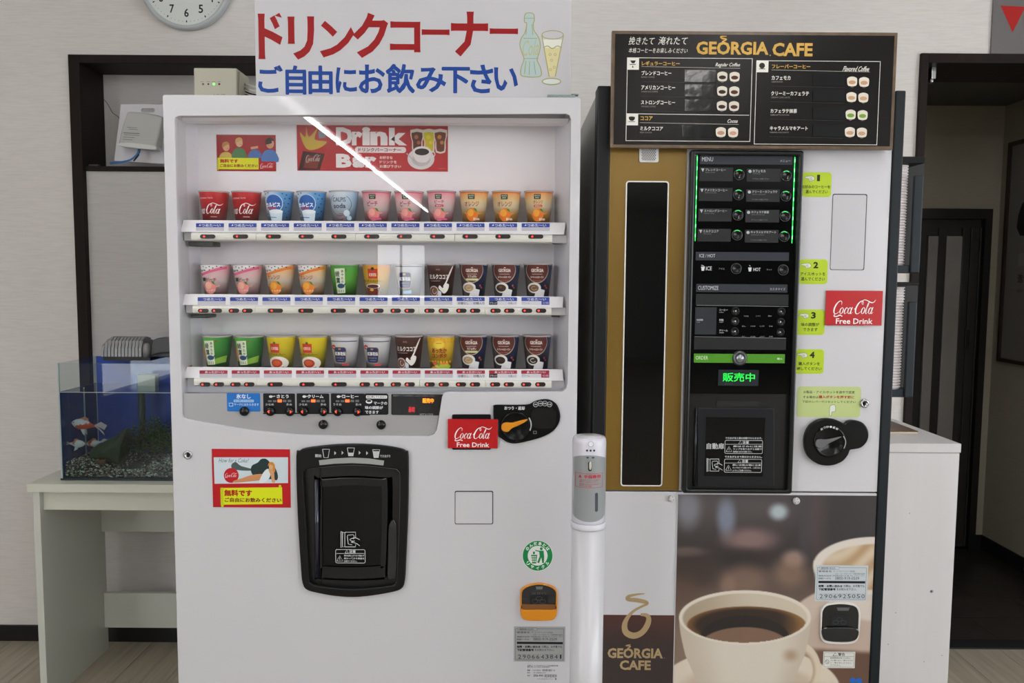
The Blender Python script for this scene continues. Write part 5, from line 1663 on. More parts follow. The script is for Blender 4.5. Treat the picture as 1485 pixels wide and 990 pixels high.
def coffee(x, y):
    # blurred room behind
    c = mixc((88, 82, 84), (56, 49, 50), sstep(720, 800, y))
    c = mixc(c, (104, 86, 77), sstep(800, 870, y))
    c = mixc(c, (52, 48, 50), sstep(1120, 1230, x) * (1 - sstep(790, 850, y)))
    for cx, cy, rx, ry, col, k in ((1003, 735, 22, 38, (140, 140, 150), .8), (1058, 750, 16, 34, (138, 150, 172), .8), (1133, 742, 16, 14, (190, 205, 212), .9), (1092, 782, 46, 20, (150, 122, 120), .8), (1080, 812, 44, 20, (44, 38, 38), .8),
                                   (1000, 800, 34, 9, (128, 110, 104), .6), (1010, 830, 46, 30, (60, 46, 42), .7), (1155, 810, 20, 15, (176, 148, 138), .8), (1150, 830, 30, 26, (150, 120, 100), .7), (1190, 760, 20, 60, (96, 76, 76), .5),
                                   (1085, 840, 40, 26, (140, 112, 98), .7), (1225, 770, 40, 60, (52, 48, 52), .6), (1170, 770, 10, 50, (70, 70, 74), .5), (1060, 850, 14, 20, (160, 130, 112), .5), (996, 870, 30, 40, (96, 74, 62), .7)):
        c = mixc(c, col, k * (1 - sstep(.3, 1.25, ell(x, y, cx, cy, rx, ry))))
    c = mixc(c, (140, 118, 102), sstep(860, 930, y) * .8)
    # second cup and its saucer at the right
    c = mixc(c, (208, 190, 176), 1 - sstep(.97, 1.03, ell(x, y, 1238, 915, 96, 66)))
    c = mixc(c, (186, 164, 148), (1 - sstep(.7, 1.0, ell(x, y, 1225, 925, 75, 45))) * .5)
    e = ell(x, y, 1270, 820, 88, 42)
    if y > 812 and abs(x - 1270) < 87:
        c = mixc(c, (222, 212, 200), 1 - sstep(.96, 1.04, ell(x, y, 1270, 815, 87, 85)))
    c = mixc(c, (230, 222, 212), 1 - sstep(.97, 1.02, e))
    e2 = ell(x, y, 1272, 822, 78, 34)
    c = mixc(c, mixc((190, 158, 120), (222, 204, 178), .5 + .5 * sin((x + y * 2) * .09 + sin(x * .05) * 2)), 1 - sstep(.93, 1.03, e2))
    # brown table at bottom right
    c = mixc(c, (104, 76, 60), sstep(936, 945, y - (x - 1180) * .06) * sstep(1150, 1200, x))
    # saucer of the front cup
    c = mixc(c, (226, 214, 196), 1 - sstep(.98, 1.01, ell(x, y, 1090, 1000, 132, 62)))
    c = mixc(c, (190, 170, 148), (1 - sstep(.75, .98, ell(x, y, 1090, 1000, 112, 44))) * .6)
    # handle
    hd = ell(x, y, 1160, 972, 34, 42)
    if x > 1140:
        k = sstep(.60, .72, hd) * (1 - sstep(.97, 1.03, hd))
        c = mixc(c, mixc((226, 212, 190), (176, 148, 118), sstep(.9, .6, hd) if False else 1 - sstep(.6, .85, hd)), k)
    # body of the cup
    hw = 94.5 * (1 - .20 * sstep(895, 1010, y) - .25 * max(0, (y - 950) / 120))
    if y > 893 and hw > 0:
        k = 1 - sstep(hw - 1, hw + 1, abs(x - 1084.7))
        t = (x - 1084.7) / max(hw, 1)
        sh = mixc((222, 214, 200), (186, 170, 150), sstep(.3, 1.0, -t) * .55 + sstep(.5, 1.0, t) * .5)
        sh = mixc(sh, (158, 126, 96), (1 - sstep(.1, 1.1, ell(x, y, 1150, 950, 15, 13))) * .6)
        c = mixc(c, sh, k)
    e = ell(x, y, 1084.7, 895, 95, 39.5)
    c = mixc(c, (230, 222, 208), 1 - sstep(.985, 1.01, e))
    e = ell(x, y, 1084.7, 896, 90, 36)
    ins = mixc((176, 160, 138), (212, 200, 180), sstep(1000, 1110, x))
    c = mixc(c, ins, 1 - sstep(.97, 1.02, e))
    e = ell(x, y, 1087, 906, 85, 27)
    if e < 1.05 and ell(x, y, 1084.7, 896, 89, 35.5) < 1.0:
        cf = mixc((52, 38, 32), (120, 84, 52), sstep(.80, 1.0, e))
        cf = mixc(cf, (150, 112, 66), sstep(1130, 1170, x) * .7)
        dark = ell(x, y, 1084, 925, 66, 34)
        cf = mixc(cf, (34, 29, 27), 1 - sstep(.94, 1.0, dark))
        cf = mixc(cf, (128, 100, 82), 1 - sstep(.94, 1.0, ell(x, y, 1084, 939, 68, 31)))
        c = mixc(c, cf, 1 - sstep(.98, 1.03, e))
    return tuple(v * .93 for v in c)


picture(A2, 985, 717.6, 1268, 989, .0034, 290, 415, coffee, 'coffee_photograph', m2, zmin=.10)
for o_ in m2.children:
    if o_.name.startswith('coffee_photograph'):
        xs = [v.co.x for v in o_.data.vertices]; lo, hi = min(xs), max(xs)
        # keep the print rectangular between the panel joint and the frame
        for v in o_.data.vertices:
            v.co.x = xph + (v.co.x - lo) / (hi - lo) * (R_ - .001 - xph)
MB(mat('#b9bbbe', .4)).box(xph - .0012, xph + .0006, .0022, .0045, .10, zph).build('panel_joint', m2)
m = MB(mat('#cfcfd2', .35))
for x, y in ((973.8, 723), (1155, 726.2)):
    q = A2.p(x, y, 0); m = MB(mat('#c4c4c4', .35)); m.knob(q.x, q.z, .0034, [(.0085, 0), (.0085, .004), (.0070, .006), (0, .0062)], 20); cpb = m.build('screw_cap', m2)
    a = Art()
    for k in range(4):
        a.disc(x + 3.2 * cos(.5 + k * pi / 2), y + 3.2 * sin(.5 + k * pi / 2), .6, '#3a3a3a', n=6)
    a.build(on_plane(A2, -.0029), 'cap_holes', cpb)
owner_plate(A2, .0030, (1150, 780, 4.714), 152, 186, 510, 432, '2906925050', m2, mat('#c0c8ce', .35))
xp = lambda L: [(1150 + x / 4.714, 780 + y / 4.714) for x, y in L]
oo = cm([(190, 540), (194, 490), (225, 455), (270, 444), (330, 440), (395, 446), (440, 464), (460, 500), (462, 560), (455, 650), (440, 700), (400, 722), (320, 726), (240, 720), (200, 700), (188, 650)], 3)
oi = cm([(200, 540), (206, 495), (232, 465), (275, 456), (330, 452), (390, 458), (430, 472), (448, 505), (450, 560), (444, 645), (430, 690), (396, 708), (320, 712), (245, 706), (210, 690), (198, 645)], 3)
cr2 = MB(mat('#dcdad6', .35)).ppx(A2, [xp(oo), xp(oi)], -.002, .0035, .001).build('coin_return', m2, label='black coin return cup with white rim')
MB(mat('#0b0c0d', .1, coat=.6)).ppx(A2, [xp(oi)], .0, .003).build('flap', cr2)
MB(mat('#101113', .1, coat=.7)).ppx(A2, [xp(cm([(202, 625), (260, 612), (390, 612), (448, 628), (444, 680), (400, 706), (245, 704), (206, 680)], 3))], -.006, .0, .002).build('flap_lip', cr2)
a = Art().z(1150, 780, 4.714)
a.poly([(298, 474), (388, 474), (380, 496), (306, 496)], '#55585c'); a.rect(262, 524, 378, 596, '#1b1d1f')
for x, y in ((292, 576), (318, 556), (344, 576)):
    a.ring(x, y, 20, 3, '#404346', ry=14)
a.build(on_plane(A2, -.0002), 'flap_print', cr2)
a = Art().z(1150, 780, 4.714)
a.rect(206, 776, 424, 888, '#d3d4cf'); a.frame(212, 782, 418, 882, 2, '#6a6c6a', 6)
a.line([(272, 804), (288, 784), (304, 804), (272, 804)], 3, '#2e302e'); a.text('警告', 308, 784, 356, 805, '#2e302e', .015); a.line([(214, 809), (416, 809)], 2, '#6a6c6a')
a.ring(233, 845, 14, 2.5, '#3a3c3a'); a.line([(224, 836), (242, 854)], 2.5, '#3a3c3a')
for i, t in enumerate(('転倒事故を防ぐために、', '上に乗らない・揺さぶらな', 'い・倒さないようにし', 'てください。')):
    a.text(t, 254, 814 + i * 16.5, [396, 408, 400, 326][i], 824 + i * 16.5, '#3a3c3a', .01)
a.build(on_plane(A2, .0030), 'warning_label', m2)
a = Art().z(1150, 780, 4.714)
a.disc(408, 973, 20, '#1e62b8'); a.disc(452, 976, 20, '#1e62b8'); a.rect(420, 966, 440, 984, '#1e62b8', 4)
a.build(on_plane(A2, .0030), 'blue_mark', m2)

# ------------------------------------------------------------------ menu board on top of the machine
Ym = 1.842
x0, x1, z0, z1 = W.box(886.2, 45.5, 1298.8, 215.5, Ym)
root, G = thing('menu_board', 'black glossy coffee menu board with wood-look border on top of the coffee machine', 'sign', W, ((x0 + x1) / 2, Ym, z0))
hw, hh = (x1 - x0) / 2, z1 - z0
MB(mat('#5d4a36', .3, vary=.35, vscale=30, bump=.1, bscale=90)).box(-hw, hw, .0012, .014, 0, hh).build('border_board', root, bevel=.001)
bo = .0075
MB(mat('#0d0a09', .27, spec=.22, bump=.14, bscale=260)).box(-hw + bo, hw - bo, .0, .0012, bo, hh - bo).build('black_panel', root)
a = Art().z(880, 30, 5.209)
CRM, GLD = '#e4e2da', '#c9a04e'
a.text('挽きたて', 168, 122, 358, 182, CRM, .0, .2); a.text('淹れたて', 392, 120, 608, 182, CRM, .0, .2)
a.text('本格コーヒーをお楽しみください', 166, 206, 610, 244, CRM, .0, .2)
a.frame(148, 282, 1092, 912, 4, CRM); a.line([(148, 702), (1075, 714)], 4, CRM)
a.rect(155, 282, 243, 370, CRM); a.poly([(176, 300), (220, 300), (208, 322), (190, 322)], '#1a1512'); a.rect(172, 328, 218, 333, '#1a1512'); a.poly([(196, 336), (203, 354), (189, 354)], '#1a1512')
a.rect(150, 702, 236, 790, CRM); a.poly(cm([(166, 726), (212, 726), (206, 750), (190, 756), (172, 750)], 2), '#1a1512'); a.rect(164, 760, 212, 764, '#1a1512')
a.text('レギュラーコーヒー', 264, 306, 550, 340, GLD, .03); a.line([(262, 346), (1008, 360)], 2.5, '#b8b4ac'); a.text('Regular Coffee', 822, 318, 1006, 354, CRM, .01, .35)
for y, t, e in ((378, 'ブレンドコーヒー', 'BLEND COFFEE'), (488, 'アメリカンコーヒー', 'AMERICAN COFFEE'), (600, 'ストロングコーヒー', 'STRONG COFFEE')):
    w_ = 28.2 * len(t); a.text(t, 262 - (y - 378) * .02, y, 262 + w_, y + 34, CRM, .02); a.text(e, 260, y + 42, 260 + len(e) * 8.4, y + 54, '#8a8884', .0)
    a.line([(258, y + 82), (590, y + 88)], 1.5, '#4a4644')
    yy = y - 6
    a.rect(588, yy, 824, yy + 90, mat('#0b0c0e', .12, spec=.35, bump=.5, bscale=18))


def cups(a, x, y, liquid, k=1.0, cc='#d9d2c4'):
    a.poly(cm([(x - 38 * k, y - 8 * k), (x - 28 * k, y + 30 * k), (x + 28 * k, y + 30 * k), (x + 38 * k, y - 8 * k), (x + 32 * k, y - 30 * k), (x, y - 40 * k), (x - 32 * k, y - 30 * k)], 3), cc)
    a.disc(x, y + 4 * k, 27 * k, liquid, ry=15 * k); a.text('HOT' if x % 2 else 'ICE', x - 10, y + 36 * k, x + 10, y + 43 * k, '#a8a49c')


for y in (424, 534, 646):
    cups(a, 873 - (y - 424) * .02, y, '#2c1712'); cups(a, 965 - (y - 424) * .02, y + 2, '#4a2418')
a.text('ココア', 254, 722, 346, 754, GLD, .03); a.line([(250, 770), (996, 784)], 2.5, '#b8b4ac'); a.text('Cocoa', 912, 744, 990, 772, CRM, .01, .35)
a.text('ミルクココア', 252, 798, 424, 830, CRM, .02); a.text('MILK COCOA', 250, 838, 340, 850, '#8a8884')
a.rect(568, 790, 808, 880, mat('#0b0c0e', .12, spec=.35, bump=.5, bscale=18)); cups(a, 861, 844, '#b98a78'); cups(a, 953, 846, '#c49484')
a.text('GEORGIA', 675, 158, 1222, 258, GLD, .035)
a.line([(905, 118, .4), (862, 120, .9), (870, 134, 1.1), (902, 142, 1), (870, 160, .8)], 12, GLD, smooth=4)
a.z(1090, 30, 5.209)
a.disc(140, 262, 5, GLD, n=8); a.text('CAFE', 156, 168, 460, 270, GLD, .035)
a.frame(26, 305, 960, 938, 4, CRM); a.rect(38, 303, 126, 390, CRM); a.disc(78, 340, 22, '#1a1512'); a.rect(56, 362, 102, 367, '#1a1512')
a.text('フレーバーコーヒー', 152, 330, 442, 362, GLD, .03); a.line([(150, 372), (892, 388)], 2.5, '#b8b4ac'); a.text('Flavored Coffee', 692, 345, 888, 384, CRM, .01, .35)
for y, t, e, c1 in ((416, 'カフェモカ', 'CAFE MOCHA', '#b98c6c'), (534, 'クリーミーカフェラテ', 'CREAMY CAFE LATTE', '#c29a78'), (666, 'カフェラテ抹茶', 'CAFE LATTE MATCHA', '#6f9a34'), (798, 'キャラメルマキアート', 'CARAMEL MACCHIATO', '#c09a7a')):
    x_ = 150 - (y - 416) * .035
    a.text(t, x_, y, x_ + 28.6 * len(t), y + 32, CRM, .02); a.text(e, x_, y + 40, x_ + len(e) * 8.4, y + 52, '#8a8884')
    a.line([(x_ - 4, y + 78), (x_ + 550, y + 90)], 1.5, '#4a4644'); a.rect(462, y - 12, 702, y + 78, mat('#0c0e12', .16, spec=.3, bump=.2, bscale=18))
    cups(a, 758 - (y - 416) * .045, y + 46, c1); cups(a, 848 - (y - 416) * .045, y + 50, mixc((184, 140, 108), (184, 140, 108), 1) if False else c1)
a.build(on_plane(G, -.0003), 'menu_print', root)

# ------------------------------------------------------------------ cup dispensers on the coffee machine's right side
Yd = 1.96
for nm, cap_, cups_, body_, base_, lab in (('upper', (1306, 227, 1341.5, 236.5), (1300, 238, 1316, 384.5), (1323, 254, 1337, 396), (1300, 385, 1331.5, 396), 'upper dark paper cup holder on the right side of the coffee machine'),
                                           ('lower', (1298, 409, 1333, 413.5), (1292, 416, 1310, 565), (1314.5, 437.5, 1327.5, 576), (1292, 565, 1322.5, 576), 'lower dark paper cup holder on the right side of the coffee machine')):
    xL = .9025 - .9025
    q = W.p(base_[2], base_[3], Yd)
    root, G = thing('cup_holder', lab, 'cup holder', W, (.9016, Yd, q.z), 'cup holders on the coffee machine')
    bx = lambda b, d0, d1, c, n_, bev=.001: MB(c).box(max(.0, G.p(b[0], (b[1] + b[3]) / 2, d0).x), G.p(b[2], (b[1] + b[3]) / 2, d0).x, d0, d1, G.p(b[2], b[3], d0).z, G.p(b[2], b[1], d0).z).build(n_, root, bevel=bev)
    DK = mat('#1a242b', .45, spec=.3, bump=.05)
    bx(cap_, -.01, .08, mat('#060708', .4, spec=.2), 'cap'); bx(base_, .0, .07, DK, 'base')
    bx(body_, -.005, .004, DK, 'front_plate', .003)
    bx((1280, cap_[3], body_[2] + 0.5, base_[1]), .062, .07, mat('#060607', .5), 'back_plate')
    x0_, x1_ = .0, G.p(cups_[2], (cups_[1] + cups_[3]) / 2, .02).x
    ztop, zbot = G.p(cups_[2], cups_[1], 0).z, G.p(cups_[2], cups_[3], 0).z
    m = MB(mat('#d9cdd0', .5)); n_ = 36; r = .030; xc_ = x1_ - r + .001
    rt, G2 = None, None
    pitch = (ztop - zbot) / n_
    m2_ = MB(mat('#e3dcde', .45))
    for k in range(n_):
        z = zbot + k * pitch
        xs = xc_ + (.001 if nm == 'lower' and k > 30 else 0)
        m2_.lathe([(r * .90, z), (r * .93, z + pitch * .5), (r, z + pitch * .55), (r, z + pitch * .92), (r * .92, z + pitch)], (max(xs, r + .0006), .033, 0), 20, cap=False)
    MB(DK).box(-.0025, .0, .005, .06, zbot, ztop).build('mount_plate', root)
    m2_.build('cup_stack', root, kind='stuff')

# ================================================================== THINGS ROUND THE MACHINES
# ------------------------------------------------------------------ wall clock
c = W.p(273, -21.6, YW); rC = 64.4 * (YW - 0.03) / F_PX
root, G = thing('wall_clock', 'round white wall clock with grey rim, cut off by the top of the picture', 'clock', W, (c.x, YW, c.z))
m = MB(mat('#c3c9cc', 0.35))
m.lathe([(rC - .006, 0), (rC, .006), (rC, .030), (rC - .004, .036), (rC - .012, .036), (rC - .017, .020)], (0, 0, 0), 64, Matrix(((1, 0, 0), (0, 0, -1), (0, 1, 0))), cap=False)
m.build('rim', root)
MB(mat('#e6ebe8', 0.45)).knob(0, 0, 0, [(rC - .010, .0), (rC - .015, .022)], 64).build('dial', root)
a = Art()
for hnum in range(1, 13):
    t = radians(hnum * 30)
    R = 0.70
    x, y = 100 * R * sin(t), -100 * R * cos(t)
    wN = 11 if hnum < 10 else 19
    a.text(str(hnum), x - wN / 2, y - 10, x + wN / 2, y + 10, '#2a2c2e', 0.02)
for k in range(60):
    t = radians(k * 6)
    a.disc(91 * sin(t), -91 * cos(t), 1.7 if k % 5 == 0 else 0.8, '#2a2c2e', n=6)
    if k % 5 == 0:
        a.line([(88 * sin(t), -88 * cos(t)), (93 * sin(t), -93 * cos(t))], 2.2, '#2a2c2e')
a.build(flat(0, 0, (rC - .015) / 100, -0.0224), 'numerals', root)
a = Art()
a.line([(8, -10), (-42, 40)], 1.2, '#9a9da0')
a.build(flat(0, 0, (rC - .015) / 100, -0.027), 'second_hand', root)
m = MB(mat('#1b1c1e', .4)); m.tube([(0, -.026, 0), (-.045, -.026, .06)], .0035, 6); m.tube([(0, -.026, 0), (.03, -.026, .10)], .0028, 6); m.knob(0, 0, -.024, [(.006, 0), (.006, .006)], 12)
m.build('hands', root)

# ------------------------------------------------------------------ things in the niche and on the machine's top
z0 = nzi + 0.018
root, G = thing('wireless_router', 'white wireless router leaning on its bracket plate in the dark wall niche', 'router', W, (W.p(200, 240, YW + .03).x, YW + .06, z0))
yb = -0.02
pl = [(G.p(px, py, yb).x, G.p(px, py, yb).z) for px, py in ((175.3, 151), (240, 151), (240, 238), (165.5, 233))]
sl = [(G.p(px, py, yb).x, G.p(px, py, yb).z) for px, py in rr(205, 157, 224.5, 162.5, 2.7)]
pl = [(x, max(z, 0.001)) for x, z in pl]
MB(mat('#dcdbe2', .25, coat=.4)).plate([pl, sl], yb, yb + .006, .001).build('bracket_plate', root)
m = MB(mat('#b9bbb9', .35, bump=.02))
o_ = [(184, 162.5), (187, 161.6), (190, 161.7), (210, 163), (231, 167.5), (234, 169.5), (235, 172), (230, 196), (225, 214), (222, 216.5), (213, 217), (176, 211.5), (172.5, 210), (171.5, 207), (178, 180)]
m.ppx(G, [o_], yb - .055, yb - .006, .006, d=yb - .055)
m.build('router_body', root)
m = MB(mat('#d8dad8', .3)); m.ppx(G, [cm([(172, 208), (190, 207), (222, 211), (226, 214), (222, 217), (176, 212)], 3)], yb - .057, yb - .01, .001, d=yb - .055); m.build('end_cap', root)
a = Art().z(0, 0, 3.667)
for i, (x0, x1, y) in enumerate(((676, 728, 676), (684, 734, 686), (656, 742, 706), (660, 740, 716), (654, 716, 728), (652, 706, 740))):
    a.line([(x0, y), (x1, y + 4)], 3 if i != 2 else 5, '#7e807e')
a.build(on_plane(G, yb - .0555), 'rating_label', root)
m = MB(mat('#3a79c4', .4)); P = lambda x, y, d: tuple(G.p(x, y, d))
m.tube(cm([P(201, 213, yb - .03), P(200, 222, yb - .05), P(190, 231, yb - .06), P(176, 235, yb - .05), P(160, 236.5, yb - .03)], 4, False), .0035, 8)
m.build('network_cable', root)
m = MB(mat('#101012', .4)); m.tube(cm([P(203, 214, yb - .03), P(201, 224, yb - .04), P(194, 233, yb - .03)], 4, False), .0028, 6); m.build('power_cable', root)
m = MB(mat('#45443c', .5)); q = W.p(135, 240, YW + .03)
m.box(q.x - .018, q.x + .018, YW + .03, YW + .05, z0, z0 + .010)
m.build('cable_connector', bevel=.002, label='small olive connector lying on the niche shelf, left of the router', cat='connector')
m = MB(mat('#3c3b3a', .5))
m.tube(cm([tuple(W.p(x, y, YW + .148)) for x, y in ((150, 143), (157, 152), (163, 163), (170, 168), (176, 175))], 4, False), .0011, 5)
m.build('thin_cord', label='thin dark cord hanging down the back of the wall niche', cat='cord')


Yt = 2.25
x0, x1, za, zb_ = W.box(281, 98.5, 343.5, 140, Yt)
root, G = thing('hub_box', 'beige network box with four indicator lights on top of the cup machine', 'network box', W, ((x0 + x1) / 2, Yt, MT))
hw = (x1 - x0) / 2
BEI = mat('#bbb9a8', .45, bump=.03)
MB(BEI).box(-hw, hw, 0, .10, 0.0005, zb_ - MT).build('case', root, bevel=.003)
MB(mat('#b9b7a2', .5)).box(hw - .001, hw + .005, .012, .09, .006, zb_ - MT - .006).build('side_cover', root, bevel=.002)
a = Art().z(0, 0, 3.667)
for x, col, r in ((1080, '#7a5550', 6.5), (1108, '#2a2624', 5), (1166, '#5a2c28', 6)):
    a.disc(x, 447, r, col, n=12)
for x in (1074, 1108, 1137, 1166):
    a.line([(x - 9, 434), (x + 9, 434)], 3, '#8f8d7c')
a.text('HUB', 1137, 500, 1200, 511, '#7c7a6e')
a.build(on_plane(G, -.0002), 'front_print', root)
a = Art().z(0, 0, 3.667); a.disc(1137, 447, 6, glow('#5fe05a', 2.0), n=12); a.build(on_plane(G, -.0006), 'green_light', root)
for i, (y, c_) in enumerate(((122, '#c4c4c0'), (128, '#c4c4c0'), (133, '#1c1c1e'), (137, '#1c1c1e'))):
    m = MB(mat(c_, .4)); pts = [P2 for P2 in (tuple(G.p(356, y, .05)), tuple(G.p(364, y + 3, .04)), tuple(G.p(376, y + 5, .03)), tuple(G.p(400, y + 8, .03)))]
    m.tube(cm(pts, 3, False), .004 if i < 2 else .0022, 6)
    m.build('cable', root)

# hand-lettered sign board standing on the cup machine
Ys = 1.905
x0, x1, _, _ = W.box(370, 0, 828, 137, Ys)
root, G = thing('sign_board', 'white board with big red and blue hand lettering standing on the cup machine', 'sign', W, ((x0 + x1) / 2, Ys, MT))
hw = (x1 - x0) / 2
MB(mat('#c3c3c7', .6, bump=.03, spec=.3)).box(-hw, hw, 0, .006, 0.0005, .31).build('board', root, bevel=.001)
a = Art().z(360, 0, 2.97)
RED, BLU = '#930c10', '#12408f'
for ch, x0, y0, x1, y1 in (('ド', 42, 55, 158, 255), ('リ', 170, 70, 285, 257), ('ン', 308, 90, 457, 248), ('ク', 450, 55, 603, 250), ('コ', 610, 92, 742, 225), ('ー', 747, 126, 867, 151), ('ナ', 873, 50, 1033, 244), ('ー', 1040, 122, 1162, 147)):
    a.text(ch, x0, y0, x1, y1, RED, 0.034 if ch != 'ー' else 0.02, 0.0)
for ch, x0, y0, x1, y1 in (('ご', 42, 280, 150, 400), ('自', 160, 282, 250, 408), ('由', 259, 282, 364, 406), ('に', 376, 290, 468, 400), ('お', 475, 278, 590, 402), ('飲', 592, 275, 718, 402), ('み', 722, 290, 853, 398), ('下', 833, 288, 955, 402), ('さ', 955, 278, 1055, 402), ('い', 1058, 290, 1162, 392)):
    a.text(ch, x0, y0, x1, y1, BLU, 0.026)
a.build(on_plane(G, -.0003), 'lettering', root)
a = Art().z(360, 0, 2.97)
OL, LB = '#a5a36c', '#aec4c4'
bot = [(1192, 62), (1190, 95), (1200, 100), (1192, 140), (1176, 165), (1170, 195), (1180, 230), (1188, 255), (1176, 290), (1174, 322), (1195, 330), (1235, 332), (1262, 324), (1258, 290), (1244, 258), (1252, 232), (1258, 195), (1250, 160), (1230, 130), (1228, 98), (1232, 92), (1230, 62), (1211, 55)]
a.poly(cm(bot, 3), LB); a.line(bot, 4, OL, smooth=3, closed=True)
for l in ([(1190, 78), (1232, 78)], [(1200, 108), (1196, 150)], [(1222, 104), (1226, 150)], [(1185, 165), (1245, 165)], [(1186, 252), (1250, 252)], [(1196, 262), (1190, 318)], [(1212, 264), (1210, 322)], [(1230, 264), (1238, 320)]):
    a.line(l, 3, OL)
a.text('Cola', 1181, 172, 1254, 240, '#b9b98c', 0.005, 0.25, rot=-6)
gl_ = [(1264, 150), (1296, 330), (1290, 342), (1330, 342), (1322, 330), (1358, 150)]
a.poly([(1272, 205), (1298, 330), (1320, 330), (1348, 205)], '#d8cf9e'); a.poly([(1268, 170), (1274, 205), (1347, 205), (1354, 170)], '#dfe3da')
a.line(gl_[:2], 4, OL); a.line(gl_[4:], 4, OL); a.ring(1311, 150, 48, 4, OL, ry=20); a.ring(1306, 351, 42, 4, OL, ry=16)
a.disc(1306, 351, 36, '#d3dcd3', ry=11)
a.line([(1270, 205), (1290, 198), (1310, 210), (1330, 198), (1350, 206)], 4, OL, smooth=3)
for x, y in ((1300, 235), (1322, 235), (1306, 260), (1318, 290), (1302, 300)):
    a.ring(x, y, 6, 2, OL, n=10)
a.build(on_plane(G, -.0003), 'bottle_drawing', root)
# metal latch plate on the machine's top right
q0 = W.p(793, 136, 1.90); q1 = W.p(841, 136, 1.90)
m = MB(mat('#9fb0ae', .25, 1.0)); m.box(q0.x, q1.x - .012, 1.88, 1.93, MT + .0005, MT + .007)
m.box(q0.x + .055, q1.x - .004, 1.885, 1.90, MT + .007, MT + .011)
m.build('latch_plate', bevel=.0015, label='flat metal latch plate on the right end of the cup machine top', cat='bracket')

# ------------------------------------------------------------------ table under the fish tank
Yf, Yr = 2.49, 2.90
zt = W.p(100, 702, Yf).z
x0 = W.p(38.5, 707, Yf).x
TW = wood('#d6d8ca', 'white_woodgrain_board', 0, 60, 0.03, 0.4)
root, G = thing('side_table', 'white panel table carrying the fish tank', 'table', W, (-1.16, (Yf + Yr) / 2, 0))
fx = lambda x: x + 1.16
y0, y1 = Yf - G.M.translation.y, Yr - G.M.translation.y
xr = -0.84
MB(TW).box(fx(x0), fx(xr), y0, y1, zt - .027, zt).build('tabletop', root, bevel=.0015)
lx0, lx1 = x0 + .012, x0 + .034
LEG = mat('#d0d3cb', .5, bump=.03)
MB(LEG).box(fx(lx0), fx(lx1), y0 + .01, y1 - .005, 0, zt - .027).build('leg', root, bevel=.001)
MB(LEG).box(fx(xr - .034), fx(xr - .012), y0 + .01, y1 - .005, 0, zt - .027).build('leg', root, bevel=.001)
za = W.p(300, 738, Yf + .05).z
MB(TW).box(fx(lx1), fx(xr - .034), y0 + .03, y0 + .05, za, zt - .027).build('front_apron', root, bevel=.001)
yy = y1 - .03
z_a, z_b = W.p(200, 771, Yr - .03).z, W.p(200, 739, Yr - .03).z
MB(LEG).box(fx(lx1), fx(xr - .034), yy, yy + .018, z_a, zt - .027).build('back_apron', root, bevel=.001)
z_a, z_b = W.p(200, 910, Yr - .03).z, W.p(200, 860, Yr - .03).z
MB(LEG).box(fx(lx1), fx(xr - .034), yy, yy + .018, z_a, z_b).build('stretcher', root, bevel=.001)

# ------------------------------------------------------------------ fish tank
Ya = 2.54
zt += .0005
TX0, TX1 = W.p(85.5, 600, Ya).x, -0.86
TY0, TY1 = Ya, Ya + .235
TZ0, TZ1 = zt, W.p(150, 527, Ya).z
ZWAT = W.p(150, 569, Ya).z
root, G = thing('fish_tank', 'rimless glass fish tank with blue backing on the white side table', 'fish tank', W, ((TX0 + TX1) / 2, (TY0 + TY1) / 2, TZ0))
hx, hy, hz = (TX1 - TX0) / 2, (TY1 - TY0) / 2, TZ1 - TZ0
GL = glass((.93, .96, .95), 1.35, name='tank_glass')
t = .004
MB(GL).box(-hx, hx, -hy, -hy + t, .006, hz).build('front_pane', root)
MB(GL).box(-hx, -hx + t, -hy + t, hy - t, .006, hz).build('side_pane', root)
MB(GL).box(hx - t, hx, -hy + t, hy - t, .006, hz).build('side_pane', root)
MB(GL).box(-hx, hx, hy - t, hy, .006, hz).build('back_pane', root)
MB(mat('#16262a', .3)).box(-hx - .002, hx + .002, -hy - .002, hy + .002, 0, .006).build('base_plate', root)
BB = mat('#0a50c8', .5, vary=.1, vscale=8)
MB(BB).box(-hx + .002, hx, hy + .0005, hy + .003, .006, hz).build('blue_backing', root)
MB(mat('#0a44a8', .5, vary=.1, vscale=8)).box(-hx - .0012, -hx - .0002, -hy + .004, hy, .006, ZWAT - TZ0).build('side_reflection_sheet', root)  # added blue sheet, stands in for the reflection inside the underwater side pane
MB(mat('#aebfc2', .3)).box(-hx - .0003, -hx + .004, -hy - .0003, -hy + .0035, .006, hz + .0003).build('corner_edge', root)
zw = ZWAT - TZ0
m = MB(glass((.70, .82, .90), 1.33, name='tank_water'))
m.box(-hx + t + .0005, hx - t - .0005, -hy + t + .0005, hy - t - .0005, .007, zw)
m.build('water', root)
MB(mat('#c9d2d0', .3)).box(-hx + t, hx - t, -hy + t + .0002, -hy + t + .0012, zw - .0012, zw + .0006).build('waterline', root)
gm = [MB(c_) for c_ in ('#a79c84', '#5a5148', '#d2c9b2', '#2c2823', '#7d5a45')]
gv = MB()
